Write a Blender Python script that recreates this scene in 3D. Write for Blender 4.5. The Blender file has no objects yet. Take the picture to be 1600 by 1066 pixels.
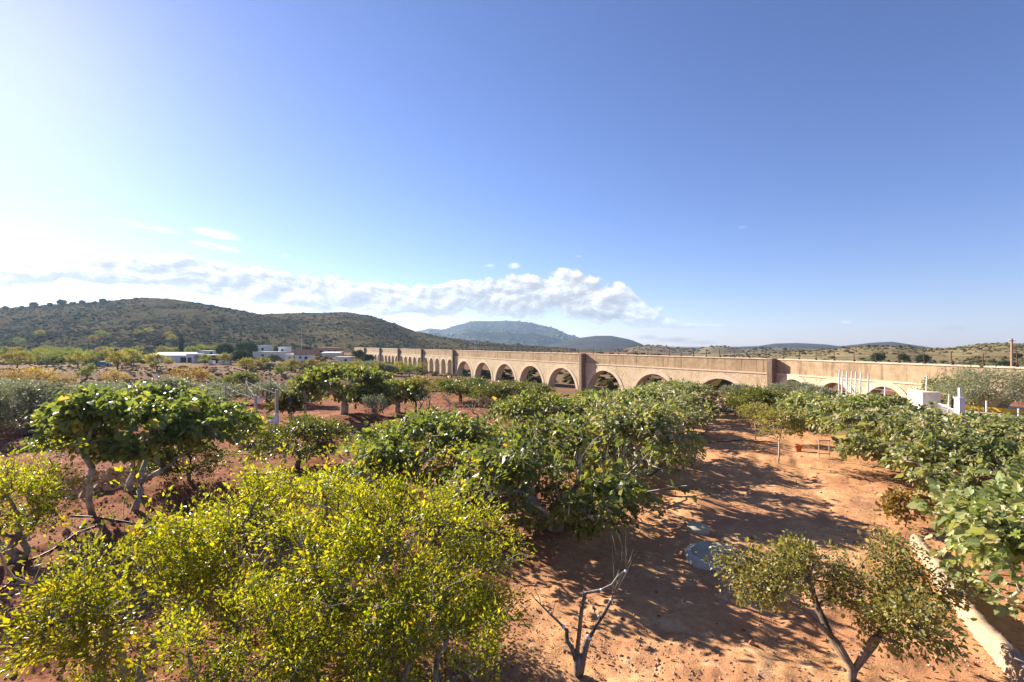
import bpy, math, random
import numpy as np
from mathutils import Vector, Matrix

# ------------------------------------------------------------------ camera, sky, sun, exposure
scene = bpy.context.scene
COL = scene.collection
FPX, CX, YH, CAMZ = 755.0, 800.0, 537.0, 5.0          # focal length in photo pixels, centre, horizon row, eye height

cam_d = bpy.data.cameras.new('camera'); cam = bpy.data.objects.new('camera', cam_d); COL.objects.link(cam)
cam_d.sensor_width = 36.0; cam_d.lens = 36.0 * FPX / 1600.0
cam_d.clip_start = 0.1; cam_d.clip_end = 20000
cam.location = (0, 0, CAMZ)
cam.rotation_euler = (math.radians(90) + math.atan((YH - 533.0) / FPX), 0, 0)
scene.camera = cam

SUN_AZ, SUN_EL = math.radians(-49), math.radians(25)   # azimuth clockwise from +Y
sun_dir = Vector((math.sin(SUN_AZ) * math.cos(SUN_EL), math.cos(SUN_AZ) * math.cos(SUN_EL), math.sin(SUN_EL)))
sun_d = bpy.data.lights.new('sun', 'SUN'); sun = bpy.data.objects.new('sun', sun_d); COL.objects.link(sun)
sun_d.energy = 5.0; sun_d.angle = math.radians(0.55); sun_d.color = (1.0, 0.90, 0.76)
sun.rotation_euler = sun_dir.to_track_quat('Z', 'Y').to_euler()
sun.location = (-60, 50, 60)

scene.view_settings.view_transform = 'Standard'; scene.view_settings.look = 'None'
scene.view_settings.exposure = 1.58; scene.view_settings.gamma = 1.0
scene.view_settings.use_curve_mapping = False
scene.render.engine = 'CYCLES'
scene.cycles.use_denoising = True
scene.cycles.max_bounces = 8; scene.cycles.diffuse_bounces = 5; scene.cycles.glossy_bounces = 2
scene.cycles.transmission_bounces = 3; scene.cycles.transparent_max_bounces = 6; scene.cycles.volume_bounces = 1
scene.cycles.caustics_reflective = False; scene.cycles.caustics_refractive = False

def lin(c):
    return tuple((v / 12.92 if v <= 0.04045 else ((v + 0.055) / 1.055) ** 2.4) for v in c)
def rgb(r, g, b):
    return lin((r / 255, g / 255, b / 255)) + (1.0,)

class NT:
    """small helper to write node trees as expressions"""
    def __init__(self, tree): self.t = tree; self.n = tree.nodes; self.l = tree.links
    def node(self, typ, **kw):
        nd = self.n.new(typ)
        for k, v in kw.items(): setattr(nd, k, v)
        return nd
    def put(self, sock, v):
        if isinstance(v, bpy.types.NodeSocket): self.l.new(v, sock)
        elif v is not None:
            try: sock.default_value = v
            except Exception:
                sock.default_value = tuple(v)[:3] if len(v) > 3 else tuple(v) + (1.0,)
    def math(self, op, a, b=None, c=None, clamp=False):
        nd = self.node('ShaderNodeMath', operation=op, use_clamp=clamp)
        for i, v in enumerate((a, b, c)):
            if v is not None: self.put(nd.inputs[i], v)
        return nd.outputs[0]
    def vmath(self, op, a, b=None):
        nd = self.node('ShaderNodeVectorMath', operation=op)
        self.put(nd.inputs[0], a)
        if b is not None: self.put(nd.inputs[1], b)
        return nd.outputs[0]
    def noise(self, vec, scale, detail=4, rough=0.55, dist=0.0, out=0):
        nd = self.node('ShaderNodeTexNoise')
        if vec is not None: self.put(nd.inputs['Vector'], vec)
        nd.inputs['Scale'].default_value = scale; nd.inputs['Detail'].default_value = detail
        nd.inputs['Roughness'].default_value = rough; nd.inputs['Distortion'].default_value = dist
        return nd.outputs[out]
    def ramp(self, fac, stops, mode='LINEAR'):
        nd = self.node('ShaderNodeValToRGB'); cr = nd.color_ramp; cr.interpolation = mode
        while len(cr.elements) < len(stops): cr.elements.new(0.5)
        for e, (p, c) in zip(cr.elements, stops):
            e.position = p; e.color = c if len(c) == 4 else tuple(c) + (1,)
        self.put(nd.inputs[0], fac)
        return nd.outputs[0]
    def mix(self, fac, a, b, blend='MIX'):
        nd = self.node('ShaderNodeMix', data_type='RGBA', blend_type=blend)
        self.put(nd.inputs['Factor'], fac); self.put(nd.inputs['A'], a) if False else None
        self.put(nd.inputs[6], a); self.put(nd.inputs[7], b)
        return nd.outputs[2]
    def smooth(self, v, lo, hi, a=0.0, b=1.0):
        nd = self.node('ShaderNodeMapRange', interpolation_type='SMOOTHSTEP')
        self.put(nd.inputs[0], v)
        for i, q in enumerate((lo, hi, a, b)): self.put(nd.inputs[i + 1], q)
        return nd.outputs[0]
    def curve(self, v, pts):
        """piecewise-linear float curve; v in 0..1"""
        nd = self.node('ShaderNodeFloatCurve'); c = nd.mapping.curves[0]
        while len(c.points) < len(pts): c.points.new(0.5, 0.5)
        for p, (x, y) in zip(c.points, pts): p.location = (x, y); p.handle_type = 'AUTO'
        nd.mapping.update(); self.put(nd.inputs['Value'], v)
        return nd.outputs[0]

# ---- world: Nishita sky, with a bank of cumulus low in the sky (laid out by compass bearing and elevation)
world = bpy.data.worlds.new('World'); scene.world = world; world.use_nodes = True
W = NT(world.node_tree); W.n.clear()
sky = W.node('ShaderNodeTexSky', sky_type='NISHITA')
sky.sun_disc = False; sky.sun_elevation = SUN_EL; sky.sun_rotation = SUN_AZ
sky.altitude = 150; sky.air_density = 1.0; sky.dust_density = 0.20; sky.ozone_density = 4.5
dirv = W.node('ShaderNodeTexCoord').outputs['Generated']
sep = W.node('ShaderNodeSeparateXYZ'); W.put(sep.inputs[0], dirv)
az = W.math('ARCTAN2', sep.outputs[0], sep.outputs[1])                 # radians, clockwise from +Y
el = W.math('ARCSINE', W.math('MINIMUM', W.math('MAXIMUM', sep.outputs[2], -1.0), 1.0))
azn = W.math('DIVIDE', W.math('ADD', az, 0.95), 1.6)                    # bearing -0.95..0.65 rad -> 0..1
eld = W.math('MULTIPLY', el, 180 / math.pi)
def px_az(px): return (math.atan((px - CX) / FPX) + 0.95) / 1.6
def px_el(px, y): return math.degrees(math.atan((YH - y) / FPX * math.cos(math.atan((px - CX) / FPX))))
ELS = 20.0
def edge(pts): return [(min(max(px_az(x), 0), 1), px_el(x, y) / ELS) for x, y in pts]
top = W.math('MULTIPLY', W.curve(azn, edge([(-160, 392), (20, 405), (150, 402), (270, 393), (360, 408), (480, 425), (560, 433), (640, 440), (760, 433), (850, 422), (960, 436), (1003, 466), (1060, 500), (1150, 508)])), ELS)
bot = W.math('MULTIPLY', W.curve(azn, edge([(-160, 450), (20, 448), (150, 445), (270, 455), (360, 468), (480, 486), (560, 492), (640, 496), (760, 499), (850, 505), (960, 512), (1003, 513), (1060, 514), (1150, 510)])), ELS)
cv = W.node('ShaderNodeCombineXYZ'); W.put(cv.inputs[0], W.math('MULTIPLY', az, 57.3)); W.put(cv.inputs[1], W.math('MULTIPLY', eld, 1.7))
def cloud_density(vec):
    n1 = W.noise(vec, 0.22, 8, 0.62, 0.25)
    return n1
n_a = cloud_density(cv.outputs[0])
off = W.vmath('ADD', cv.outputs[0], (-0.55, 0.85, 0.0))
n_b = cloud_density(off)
mid = W.math('MULTIPLY', W.math('ADD', top, bot), 0.5)
half = W.math('MAXIMUM', W.math('MULTIPLY', W.math('SUBTRACT', top, bot), 0.5), 0.05)
rel = W.math('DIVIDE', W.math('SUBTRACT', eld, mid), half)              # -1 at the base, +1 at the tops
env = W.math('SUBTRACT', 1.0, W.math('POWER', W.math('ABSOLUTE', rel), 2.2))
inaz = W.math('MULTIPLY', W.smooth(az, math.atan((1150 - CX) / FPX) , math.atan((930 - CX) / FPX)), 1.0)
dens = W.math('ADD', W.math('MULTIPLY', env, 0.50), W.math('MULTIPLY', W.math('SUBTRACT', n_a, 0.5), 1.9))
bank = W.math('MULTIPLY', W.smooth(dens, 0.08, 0.26), W.smooth(env, -1.2, 0.1))
bank = W.math('MULTIPLY', bank, inaz)
# small separate clouds: (px, y, half width deg, half height deg, strength)
wisps = None
for (px, y, hw, hh, st) in [(330, 364, 2.6, .55, .95), (250, 358, 3.2, .35, .6), (330, 384, 4.0, .38, .7), (445, 399, .8, .25, .5), (803, 415, 1.0, .42, .9), (765, 415, .8, .25, .7),
                            (1321, 505, .75, .42, .8), (1487, 514, 1.3, .4, .55), (1058, 531, 3.0, .42, .85), (1010, 527, 1.6, .35, .7), (1090, 535, 2.2, .4, .7), (1075, 510, 4.0, .28, .7), (1030, 482, .7, .35, .5), (905, 400, .6, .15, .3), (1160, 355, .5, .25, .12)]:
    a0 = math.atan((px - CX) / FPX); e0 = px_el(px, y)
    dx = W.math('DIVIDE', W.math('SUBTRACT', W.math('MULTIPLY', az, 57.296), math.degrees(a0)), hw)
    slope = 0.10 if px < 500 else 0.0
    dy = W.math('DIVIDE', W.math('ADD', W.math('SUBTRACT', eld, e0), W.math('MULTIPLY', dx, slope * hw)), hh)
    rr = W.math('ADD', W.math('MULTIPLY', dx, dx), W.math('MULTIPLY', dy, dy))
    m = W.math('ADD', W.math('SUBTRACT', 1.0, rr), W.math('MULTIPLY', W.math('SUBTRACT', n_a, 0.5), 3.2))
    m = W.math('MULTIPLY', W.smooth(m, 0.0, 1.3), st)
    m = W.math('MULTIPLY', m, W.smooth(rr, 3.5, 1.2))
    wisps = m if wisps is None else W.math('MAXIMUM', wisps, m)
cover = W.math('MAXIMUM', bank, wisps)
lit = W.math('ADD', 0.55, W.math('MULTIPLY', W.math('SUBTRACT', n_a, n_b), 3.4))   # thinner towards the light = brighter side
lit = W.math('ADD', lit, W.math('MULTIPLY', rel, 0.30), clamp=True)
cloud_col = W.ramp(lit, [(0.0, (2.6, 2.75, 3.1, 1)), (0.45, (3.8, 3.95, 4.3, 1)), (0.75, (5.8, 5.9, 6.0, 1)), (1.0, (8.0, 8.0, 7.9, 1))])  # sunward brightening and shaded grey bases painted into the cloud colour
hsv = W.node('ShaderNodeHueSaturation'); hsv.inputs['Saturation'].default_value = 1.0; W.put(hsv.inputs['Color'], sky.outputs[0])
tint = W.mix(1.0, hsv.outputs[0], (.98, .885, 1.10, 1), 'MULTIPLY')
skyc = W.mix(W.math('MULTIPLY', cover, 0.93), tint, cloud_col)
bg = W.node('ShaderNodeBackground'); W.put(bg.inputs[0], skyc); bg.inputs[1].default_value = 0.052
wo = W.node('ShaderNodeOutputWorld'); W.l.new(bg.outputs[0], wo.inputs[0])
world.cycles.sampling_method = 'MANUAL'; world.cycles.sample_map_resolution = 512

# ------------------------------------------------------------------ helpers
def tag(o, label=None, cat=None, group=None, kind=None):
    if label: o['label'] = label
    if cat: o['category'] = cat
    if group: o['group'] = group
    if kind: o['kind'] = kind
    return o
def empty(name, loc, rz=0.0):
    o = bpy.data.objects.new(name, None); COL.objects.link(o)
    o.location = loc; o.rotation_euler = (0, 0, rz); o.empty_display_size = 0.3
    return o
def link(name, mesh, mat=None, parent=None, loc=None):
    o = bpy.data.objects.new(name, mesh); COL.objects.link(o)
    if mat is not None and not mesh.materials: mesh.materials.append(mat)
    if parent is not None: o.parent = parent
    if loc is not None: o.location = loc
    return o
def np_mesh(name, V, faces, rnd=None, smooth=False, attrs=None):
    """V (n,3); faces: list of (m,k) index arrays"""
    me = bpy.data.meshes.new(name)
    V = np.asarray(V, dtype=np.float32)
    faces = [np.asarray(f, dtype=np.int32) for f in faces if len(f)]
    me.vertices.add(len(V)); me.vertices.foreach_set('co', V.ravel())
    nl = sum(f.size for f in faces); npoly = sum(len(f) for f in faces)
    me.loops.add(nl); me.polygons.add(npoly)
    me.loops.foreach_set('vertex_index', np.concatenate([f.ravel() for f in faces]))
    tot = np.concatenate([np.full(len(f), f.shape[1], dtype=np.int32) for f in faces])
    st = np.concatenate([[0], np.cumsum(tot)[:-1]]).astype(np.int32)
    me.polygons.foreach_set('loop_start', st); me.polygons.foreach_set('loop_total', tot)
    me.polygons.foreach_set('use_smooth', np.full(npoly, bool(smooth)))
    for k, a in dict(attrs or {}, **({'rnd': rnd} if rnd is not None else {})).items():
        at = me.attributes.new(k, 'FLOAT', 'POINT'); at.data.foreach_set('value', np.asarray(a, dtype=np.float32))
    me.update(calc_edges=True)
    return me

class MB:
    """collects boxes, tubes and prisms into one mesh"""
    def __init__(self): self.v = []; self.f4 = []; self.f3 = []; self.n = 0
    def add(self, V, quads=(), tris=()):
        self.v.append(np.asarray(V, float))
        if len(quads): self.f4.append(np.asarray(quads) + self.n)
        if len(tris): self.f3.append(np.asarray(tris) + self.n)
        self.n += len(V); return self
    def box(self, c, s, M=None):
        x, y, z = [q / 2 for q in s]
        V = np.array([(a * x, b * y, d * z) for d in (-1, 1) for a, b in ((-1, -1), (1, -1), (1, 1), (-1, 1))])
        if M is not None: V = V @ np.array(M).T
        return self.add(V + np.array(c), [(3, 2, 1, 0), (4, 5, 6, 7), (0, 1, 5, 4), (1, 2, 6, 5), (2, 3, 7, 6), (3, 0, 4, 7)])
    def tube(self, P, R, n=6, cap=True):
        P = np.asarray(P, float); R = np.broadcast_to(np.asarray(R, float), (len(P),))
        T = np.gradient(P, axis=0); T /= np.linalg.norm(T, axis=1)[:, None] + 1e-9
        ref = np.array([0.31, 0.17, 0.93]) if abs(T[0] @ np.array([0.31, 0.17, 0.93])) < 0.9 else np.array([1.0, 0, 0])
        A = np.cross(T, ref); A /= np.linalg.norm(A, axis=1)[:, None] + 1e-9; B = np.cross(T, A)
        th = np.arange(n) * 2 * math.pi / n
        V = P[:, None] + (A[:, None] * np.cos(th)[None, :, None] + B[:, None] * np.sin(th)[None, :, None]) * R[:, None, None]
        m = len(P); i = np.arange(m - 1)[:, None] * n; j = np.arange(n)[None]; j2 = (j + 1) % n
        q = np.stack([i + j, i + j2, i + n + j2, i + n + j], -1).reshape(-1, 4)
        t = []
        V = V.reshape(-1, 3)
        if cap:
            V = np.vstack([V, P[:1], P[-1:]]); a, b = m * n, m * n + 1
            t = [(a, (k + 1) % n, k) for k in range(n)] + [(b, (m - 1) * n + k, (m - 1) * n + (k + 1) % n) for k in range(n)]
        return self.add(V, q, t)
    def lathe(self, prof, c=(0, 0, 0), n=20):
        P = np.array(prof, float); th = np.arange(n) * 2 * math.pi / n
        V = np.stack([P[:, 0][:, None] * np.cos(th), P[:, 0][:, None] * np.sin(th), np.repeat(P[:, 1][:, None], n, 1)], -1).reshape(-1, 3)
        m = len(P); i = np.arange(m - 1)[:, None] * n; j = np.arange(n)[None]; j2 = (j + 1) % n
        return self.add(V + np.array(c), np.stack([i + j, i + j2, i + n + j2, i + n + j], -1).reshape(-1, 4))
    def mesh(self, name, smooth=False):
        return np_mesh(name, np.vstack(self.v), [np.vstack(f) for f in (self.f4, self.f3) if f], smooth=smooth)
    def build(self, name, mat, parent=None, loc=None, smooth=False):
        return link(name, self.mesh(name, smooth), mat, parent, loc)

def hash2(ix, iy, seed):
    h = (ix.astype(np.int64) * 374761393 + iy.astype(np.int64) * 668265263 + seed * 1442695041) & 0x7fffffff
    h = ((h ^ (h >> 13)) * 1274126177) & 0x7fffffff
    h = (h ^ (h >> 16)) & 0xffffff
    return h / float(0xffffff)
def vnoise(x, y, seed=0):
    ix = np.floor(x); iy = np.floor(y); fx = x - ix; fy = y - iy
    fx = fx * fx * (3 - 2 * fx); fy = fy * fy * (3 - 2 * fy); ix = ix.astype(np.int64); iy = iy.astype(np.int64)
    a = hash2(ix, iy, seed); b = hash2(ix + 1, iy, seed); c = hash2(ix, iy + 1, seed); d = hash2(ix + 1, iy + 1, seed)
    return (a + (b - a) * fx) * (1 - fy) + (c + (d - c) * fx) * fy - 0.5
def fbm(x, y, seed=0, oct=4, gain=0.5):
    s = 0; a = 1.0
    for k in range(oct): s = s + a * vnoise(x * 2 ** k + 17.3 * k, y * 2 ** k - 9.1 * k, seed + k); a *= gain
    return s
def sstep(v, lo, hi):
    t = np.clip((v - lo) / (hi - lo), 0, 1); return t * t * (3 - 2 * t)

# ------------------------------------------------------------------ terrain height
BUMPS = [(5.6, 14.7, 0.8, 0.26), (4.4, 16.3, 0.7, 0.10), (10.2, 17.9, 1.1, -0.20), (9.0, 16.7, 0.8, 0.09), (11.0, 16.0, 0.9, 0.14), (12.6, 15.0, 0.9, 0.13), (8.6, 18.6, 0.6, -0.10),
         (-11.6, 16.8, 1.6, 0.28), (-13.5, 17.6, 1.2, 0.30), (-10.8, 31.5, 3.0, 0.35), (9.2, 13.2, 1.6, -0.07), (3.3, 12.2, 1.4, -0.05)]
def path_mask(x, y):
    u0 = 1.6 + (y - 13.5) * 0.49; u1 = 13.3 + (y - 16) * 0.52
    u0 = np.where(y < 11, -0.4 + (y - 11) * 0.1, u0)
    n = fbm(x * 0.5, y * 0.5, 5, 3) * 1.6
    return sstep(x + n, u0 - 1.2, u0 + 1.2) * (1 - sstep(x + n, u1 - 1.0, u1 + 1.5)) * (1 - sstep(y, 38, 46))
def ground_z(x, y, fine=True):
    x = np.asarray(x, float); y = np.asarray(y, float)
    u = x / np.maximum(y, 3.0)
    dip = np.interp(u, [-1.6, -0.8, -0.45, -0.1, 0.15, 0.35, 0.5, 0.62], [-0.9, -1.1, -1.9, -3.3, -2.9, -1.6, -0.5, 0.0])
    start = np.interp(u, [-1.2, -0.5, 0.0, 0.5], [44, 50, 47, 44])
    z = dip * sstep(y, start, start + 22) * (1 - 0.85 * sstep(y, 140, 215))
    r0 = np.hypot(x, y)
    z = z - 5.5 * sstep(u, .25, .5) * sstep(y, 60, 115) - 34 * sstep(r0, 240, 1500)
    # terrace bank across the lower fields
    lf = (1 - sstep(u, -0.12, 0.0))
    z = z + lf * (0.9 * sstep(y + 3 * fbm(x * .04, y * .04, 31, 2), 98, 100.5) - 0.9 * sstep(y, 80, 92))
    if fine:
        pm = path_mask(x, y); r = np.hypot(x, y)
        fade = 1 - sstep(r, 30, 70)
        z = z + fbm(x * 0.28, y * 0.28, 1, 3) * 0.16 * fade
        till = fbm(x * 1.3, y * 1.3, 2, 4, 0.6) * 0.12 + np.abs(fbm(x * 4.2, y * 4.2, 8, 2)) * 0.05
        z = z + fade * (till * (1 - pm) + pm * (fbm(x * 1.1, y * 1.1, 3, 4, 0.6) * 0.09 + fbm(x * 5, y * 5, 4, 2) * 0.03))
        v = x - (7.2 + (y - 12) * .5) + .25 * np.sin(y * .35)
        z = z - fade * pm * .045 * (np.exp(-((v - .8) / .16) ** 2) + np.exp(-((v + .8) / .16) ** 2)) * (.6 + .8 * vnoise(x * .3, y * .3, 41)) * (1 + .35 * np.sin(y * 2 * math.pi / .33))
        z = z + fade * pm * 0.02 * np.sin((x * 0.45 + y * 0.9) * 2 * math.pi / 0.42) * np.exp(-((x - 8.1) ** 2 + (y - 21.0) ** 2) / 3.0)
    for bx, by, br, bh in BUMPS:
        z = z + bh * np.exp(-((x - bx) ** 2 + (y - by) ** 2) / (br * br))
    return z
def gz(x, y): return float(ground_z(np.array([x]), np.array([y]))[0])
def at(px, y, z=0.0):
    """ground spot seen at photo pixel (px, y) when the ground lies at height z"""
    Y = FPX * (CAMZ - z) / (y - YH); return ((px - CX) / FPX * Y, Y)
def atY(px, Y): return ((px - CX) / FPX * Y, Y)

# ------------------------------------------------------------------ materials
def mat_new(name):
    m = bpy.data.materials.new(name); m.use_nodes = True; t = NT(m.node_tree); t.n.clear()
    out = t.node('ShaderNodeOutputMaterial'); return m, t, out
def principled(t, out, col, rough=0.8, spec=0.3, bump=None, metallic=0.0):
    b = t.node('ShaderNodeBsdfPrincipled'); t.put(b.inputs['Base Color'], col); t.put(b.inputs['Roughness'], rough)
    b.inputs['Specular IOR Level'].default_value = spec; b.inputs['Metallic'].default_value = metallic
    if bump is not None: t.l.new(bump, b.inputs['Normal'])
    t.l.new(b.outputs[0], out.inputs[0]); return b
def bumpn(t, h, strength, dist):
    b = t.node('ShaderNodeBump'); b.inputs['Strength'].default_value = strength; b.inputs['Distance'].default_value = dist
    t.put(b.inputs['Height'], h); return b.outputs[0]
def simple_mat(name, c, rough=0.7, var=0.18, scale=6.0, spec=0.3, metallic=0.0, dirt=None, bump=0.3):
    m, t, out = mat_new(name); P = t.node('ShaderNodeNewGeometry').outputs['Position']
    n = t.noise(P, scale, 6, 0.65)
    c2 = tuple(max(0, v * (1 - var)) for v in c[:3]) + (1,); c3 = tuple(min(1, v * (1 + var)) for v in c[:3]) + (1,)
    col = t.ramp(n, [(0.3, c2), (0.7, c3)])
    if dirt is not None:
        col = t.mix(t.smooth(t.noise(P, scale * .37, 5, 0.7), 0.52, 0.72), col, dirt)
    principled(t, out, col, rough, spec, bumpn(t, n, bump, 0.02), metallic); return m
def leaf_mat(name, stops, trans=0.35, rough=0.5, tcol=(1.4, 1.35, 0.5), spec=0.35):
    m, t, out = mat_new(name)
    a = t.node('ShaderNodeAttribute', attribute_name='rnd')
    col = t.ramp(a.outputs['Fac'], stops)
    oi = t.node('ShaderNodeObjectInfo')
    hs = t.node('ShaderNodeHueSaturation'); t.put(hs.inputs['Color'], col)
    t.put(hs.inputs['Value'], t.math('ADD', 0.88, t.math('MULTIPLY', oi.outputs['Random'], 0.24)))
    t.put(hs.inputs['Hue'], t.math('ADD', 0.492, t.math('MULTIPLY', oi.outputs['Random'], 0.016)))
    col = hs.outputs[0]
    b = t.node('ShaderNodeBsdfPrincipled'); t.put(b.inputs['Base Color'], col); b.inputs['Roughness'].default_value = rough
    b.inputs['Specular IOR Level'].default_value = spec
    tr = t.node('ShaderNodeBsdfTranslucent'); t.put(tr.inputs[0], t.mix(1.0, col, tcol + (1,), 'MULTIPLY'))
    mx = t.node('ShaderNodeMixShader'); mx.inputs[0].default_value = trans
    t.l.new(b.outputs[0], mx.inputs[1]); t.l.new(tr.outputs[0], mx.inputs[2]); t.l.new(mx.outputs[0], out.inputs[0])
    return m
def L(r, g, b): return (r, g, b, 1.0)
M = {}
M['fig_leaf'] = leaf_mat('fig_leaf', [(0, L(0.101, 0.133, 0.043)), (.45, L(0.171, 0.211, 0.059)), (.8, L(0.282, 0.296, 0.070)), (.93, L(0.423, 0.361, 0.078)), (1, L(0.683, 0.408, 0.116))], .45, .42, (1.25, 1.25, .6))
M['fig_leaf_pale'] = leaf_mat('fig_leaf_pale', [(0, L(0.148, 0.182, 0.070)), (.4, L(0.243, 0.270, 0.099)), (.75, L(0.365, 0.347, 0.159)), (.92, L(0.539, 0.438, 0.259)), (1, L(0.694, 0.438, 0.237))], .40, .42, (1.25, 1.25, .6))
M['pome_leaf'] = leaf_mat('pomegranate_leaf', [(0, L(0.109, 0.143, 0.013)), (.35, L(0.231, 0.260, 0.018)), (.7, L(0.405, 0.379, 0.022)), (.93, L(0.567, 0.444, 0.028)), (1, L(0.648, 0.326, 0.030))], .50, .36)
M['citrus_leaf'] = leaf_mat('citrus_leaf', [(0, L(0.066, 0.095, 0.028)), (.5, L(0.131, 0.161, 0.043)), (.85, L(0.244, 0.248, 0.062)), (1, L(0.413, 0.307, 0.092))], .30, .4)
M['grey_leaf'] = leaf_mat('olive_leaf', [(0, L(0.157, 0.175, 0.106)), (.5, L(0.272, 0.283, 0.179)), (1, L(0.474, 0.466, 0.293))], .25, .5, (1.05, 1.08, .75))
M['apricot_leaf'] = leaf_mat('apricot_leaf', [(0, L(0.134, 0.147, 0.043)), (.5, L(0.253, 0.238, 0.064)), (.85, L(0.388, 0.308, 0.086)), (1, L(0.538, 0.308, 0.114))], .34, .45)
M['almond_leaf'] = leaf_mat('almond_leaf', [(0, L(0.163, 0.156, 0.044)), (.5, L(0.275, 0.252, 0.061)), (.85, L(0.400, 0.336, 0.077)), (1, L(0.450, 0.288, 0.088))], .36, .55)
M['almond_green'] = leaf_mat('almond_green_leaf', [(0, L(0.108, 0.144, 0.044)), (.5, L(0.204, 0.246, 0.066)), (1, L(0.336, 0.348, 0.088))], .36, .55)
M['orange_leaf'] = leaf_mat('autumn_leaf', [(0, L(.20, .14, .055)), (.5, L(.33, .22, .075)), (1, L(.42, .31, .11))], .40, .55)
M['yellow_leaf'] = leaf_mat('yellow_vine_leaf', [(0, L(.16, .12, .03)), (.5, L(.40, .30, .04)), (1, L(.52, .40, .05))], .4, .5)
M['vine_leaf'] = leaf_mat('vine_leaf', [(0, L(.04, .05, .02)), (.5, L(.10, .11, .03)), (.8, L(.25, .18, .04)), (1, L(.35, .16, .05))], .35, .5)
M['pine_leaf'] = leaf_mat('pine_needle', [(0, L(.025, .05, .022)), (.6, L(.05, .085, .03)), (1, L(.09, .12, .04))], .12, .6)
M['flower'] = leaf_mat('bougainvillea_flower', [(0, L(.25, .02, .16)), (1, L(.5, .05, .3))], .3, .5, (1, 1, 1))
M['scrub'] = leaf_mat('scrub_leaf', [(0, L(0.061, 0.058, 0.025)), (.5, L(0.110, 0.098, 0.041)), (.85, L(0.176, 0.145, 0.060)), (1, L(0.209, 0.185, 0.068))], .35, 1.0, spec=0.0)
M['dry_weed'] = leaf_mat('dry_weed', [(0, L(.10, .09, .035)), (.5, L(.17, .15, .055)), (1, L(.26, .22, .08))], .35, 1.0, spec=0.0)
M['green_weed'] = leaf_mat('green_growth', [(0, L(.08, .10, .035)), (.5, L(.15, .17, .05)), (1, L(.25, .25, .07))], .35, 1.0, spec=0.0)
M['litter'] = leaf_mat('dry_leaf', [(0, L(.16, .09, .045)), (1, L(.42, .27, .14))], .1, .7)
def bark(name, c1, c2):
    m, t, out = mat_new(name); P = t.node('ShaderNodeTexCoord').outputs['Object']
    n = t.noise(t.vmath('MULTIPLY', P, (1, 1, .35)), 22, 6, .7)
    n2 = t.noise(P, 3.0, 4, .6)
    col = t.mix(t.smooth(n2, .4, .65), t.ramp(n, [(.3, c1), (.7, c2)]), tuple(v * .6 for v in c1[:3]) + (1,))
    principled(t, out, col, .85, .2, bumpn(t, n, .6, .012)); return m
M['fig_bark'] = bark('fig_bark', L(.36, .31, .25), L(.60, .54, .45))
M['dark_bark'] = bark('dark_bark', L(.06, .045, .032), L(.14, .105, .075))
M['grey_bark'] = bark('grey_bark', L(.13, .10, .08), L(.30, .25, .20))
M['brown_bark'] = bark('brown_bark', L(.13, .10, .075), L(.28, .22, .165))
M['pome_bark'] = bark('pomegranate_bark', L(.22, .19, .15), L(.40, .35, .28))

# ground
m, t, out = mat_new('red_soil'); M['soil'] = m
P = t.node('ShaderNodeNewGeometry').outputs['Position']
zone = t.node('ShaderNodeAttribute', attribute_name='path').outputs['Fac']
dry = t.node('ShaderNodeAttribute', attribute_name='dry').outputs['Fac']
n1 = t.noise(P, 0.55, 6, .6); n2 = t.noise(P, 5.0, 6, .65); n3 = t.noise(P, 38, 4, .7); n4 = t.noise(P, .05, 5, .6)
tilled = t.ramp(n2, [(.25, L(.16, .062, .034)), (.55, L(.25, .105, .058)), (.8, L(.34, .16, .095))])
tilled = t.mix(t.smooth(n1, .45, .7), tilled, L(.33, .165, .10))
pathc = t.ramp(n2, [(.25, L(.41, .195, .085)), (.55, L(.56, .30, .145)), (.8, L(.67, .41, .22))])
pathc = t.mix(t.smooth(n1, .45, .62, 0, .8), pathc, L(.40, .185, .095))
pathc = t.mix(t.smooth(t.noise(P, 1.7, 5, .7, .6), .55, .68, 0, .6), pathc, L(.67, .45, .26))
near = t.mix(zone, tilled, pathc)
near = t.mix(t.smooth(n3, .60, .72, 0, .55), near, L(.60, .44, .33))      # pale grit
near = t.mix(t.smooth(n3, .40, .28, 0, .45), near, L(.12, .05, .03))      # dark crumbs
field = t.ramp(n4, [(.3, L(.165, .082, .053)), (.5, L(.21, .108, .072)), (.7, L(.175, .122, .063))])
field = t.mix(t.smooth(t.noise(P, .35, 5, .7), .46, .62, 0, .8), field, L(.15, .125, .052))
sepP = t.node('ShaderNodeSeparateXYZ'); t.put(sepP.inputs[0], P)
col = t.mix(dry, near, field)
hgt = t.math('ADD', t.math('MULTIPLY', n2, .5), t.math('MULTIPLY', n3, .35))
principled(t, out, col, 1.0, .02, bumpn(t, hgt, .9, .05))

def hill_mat(name, c1, c2, c3, scale, rock=None):
    m, t, out = mat_new(name); P = t.node('ShaderNodeNewGeometry').outputs['Position']
    n = t.noise(P, scale, 8, .72); n2 = t.noise(P, scale * .18, 5, .6)
    col = t.ramp(n, [(.32, c1), (.5, c2), (.68, c3)])
    col = t.mix(t.smooth(n2, .42, .62, 0, .6), col, c1)
    if rock: col = t.mix(t.smooth(t.noise(P, scale * .5, 6, .7, .5), .60, .70, 0, .7), col, rock)
    principled(t, out, col, 1.0, 0.0, bumpn(t, n, .8, 2.0)); return m
M['hill'] = hill_mat('dry_hill', L(.062, .050, .024), L(.105, .082, .040), L(.165, .124, .064), .12)
M['hill_right'] = hill_mat('grassy_hill', L(.15, .12, .06), L(.25, .195, .105), L(.33, .26, .15), .12)
M['hill_far'] = hill_mat('far_hill', L(.10, .085, .05), L(.20, .155, .095), L(.27, .21, .13), .03)
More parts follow.
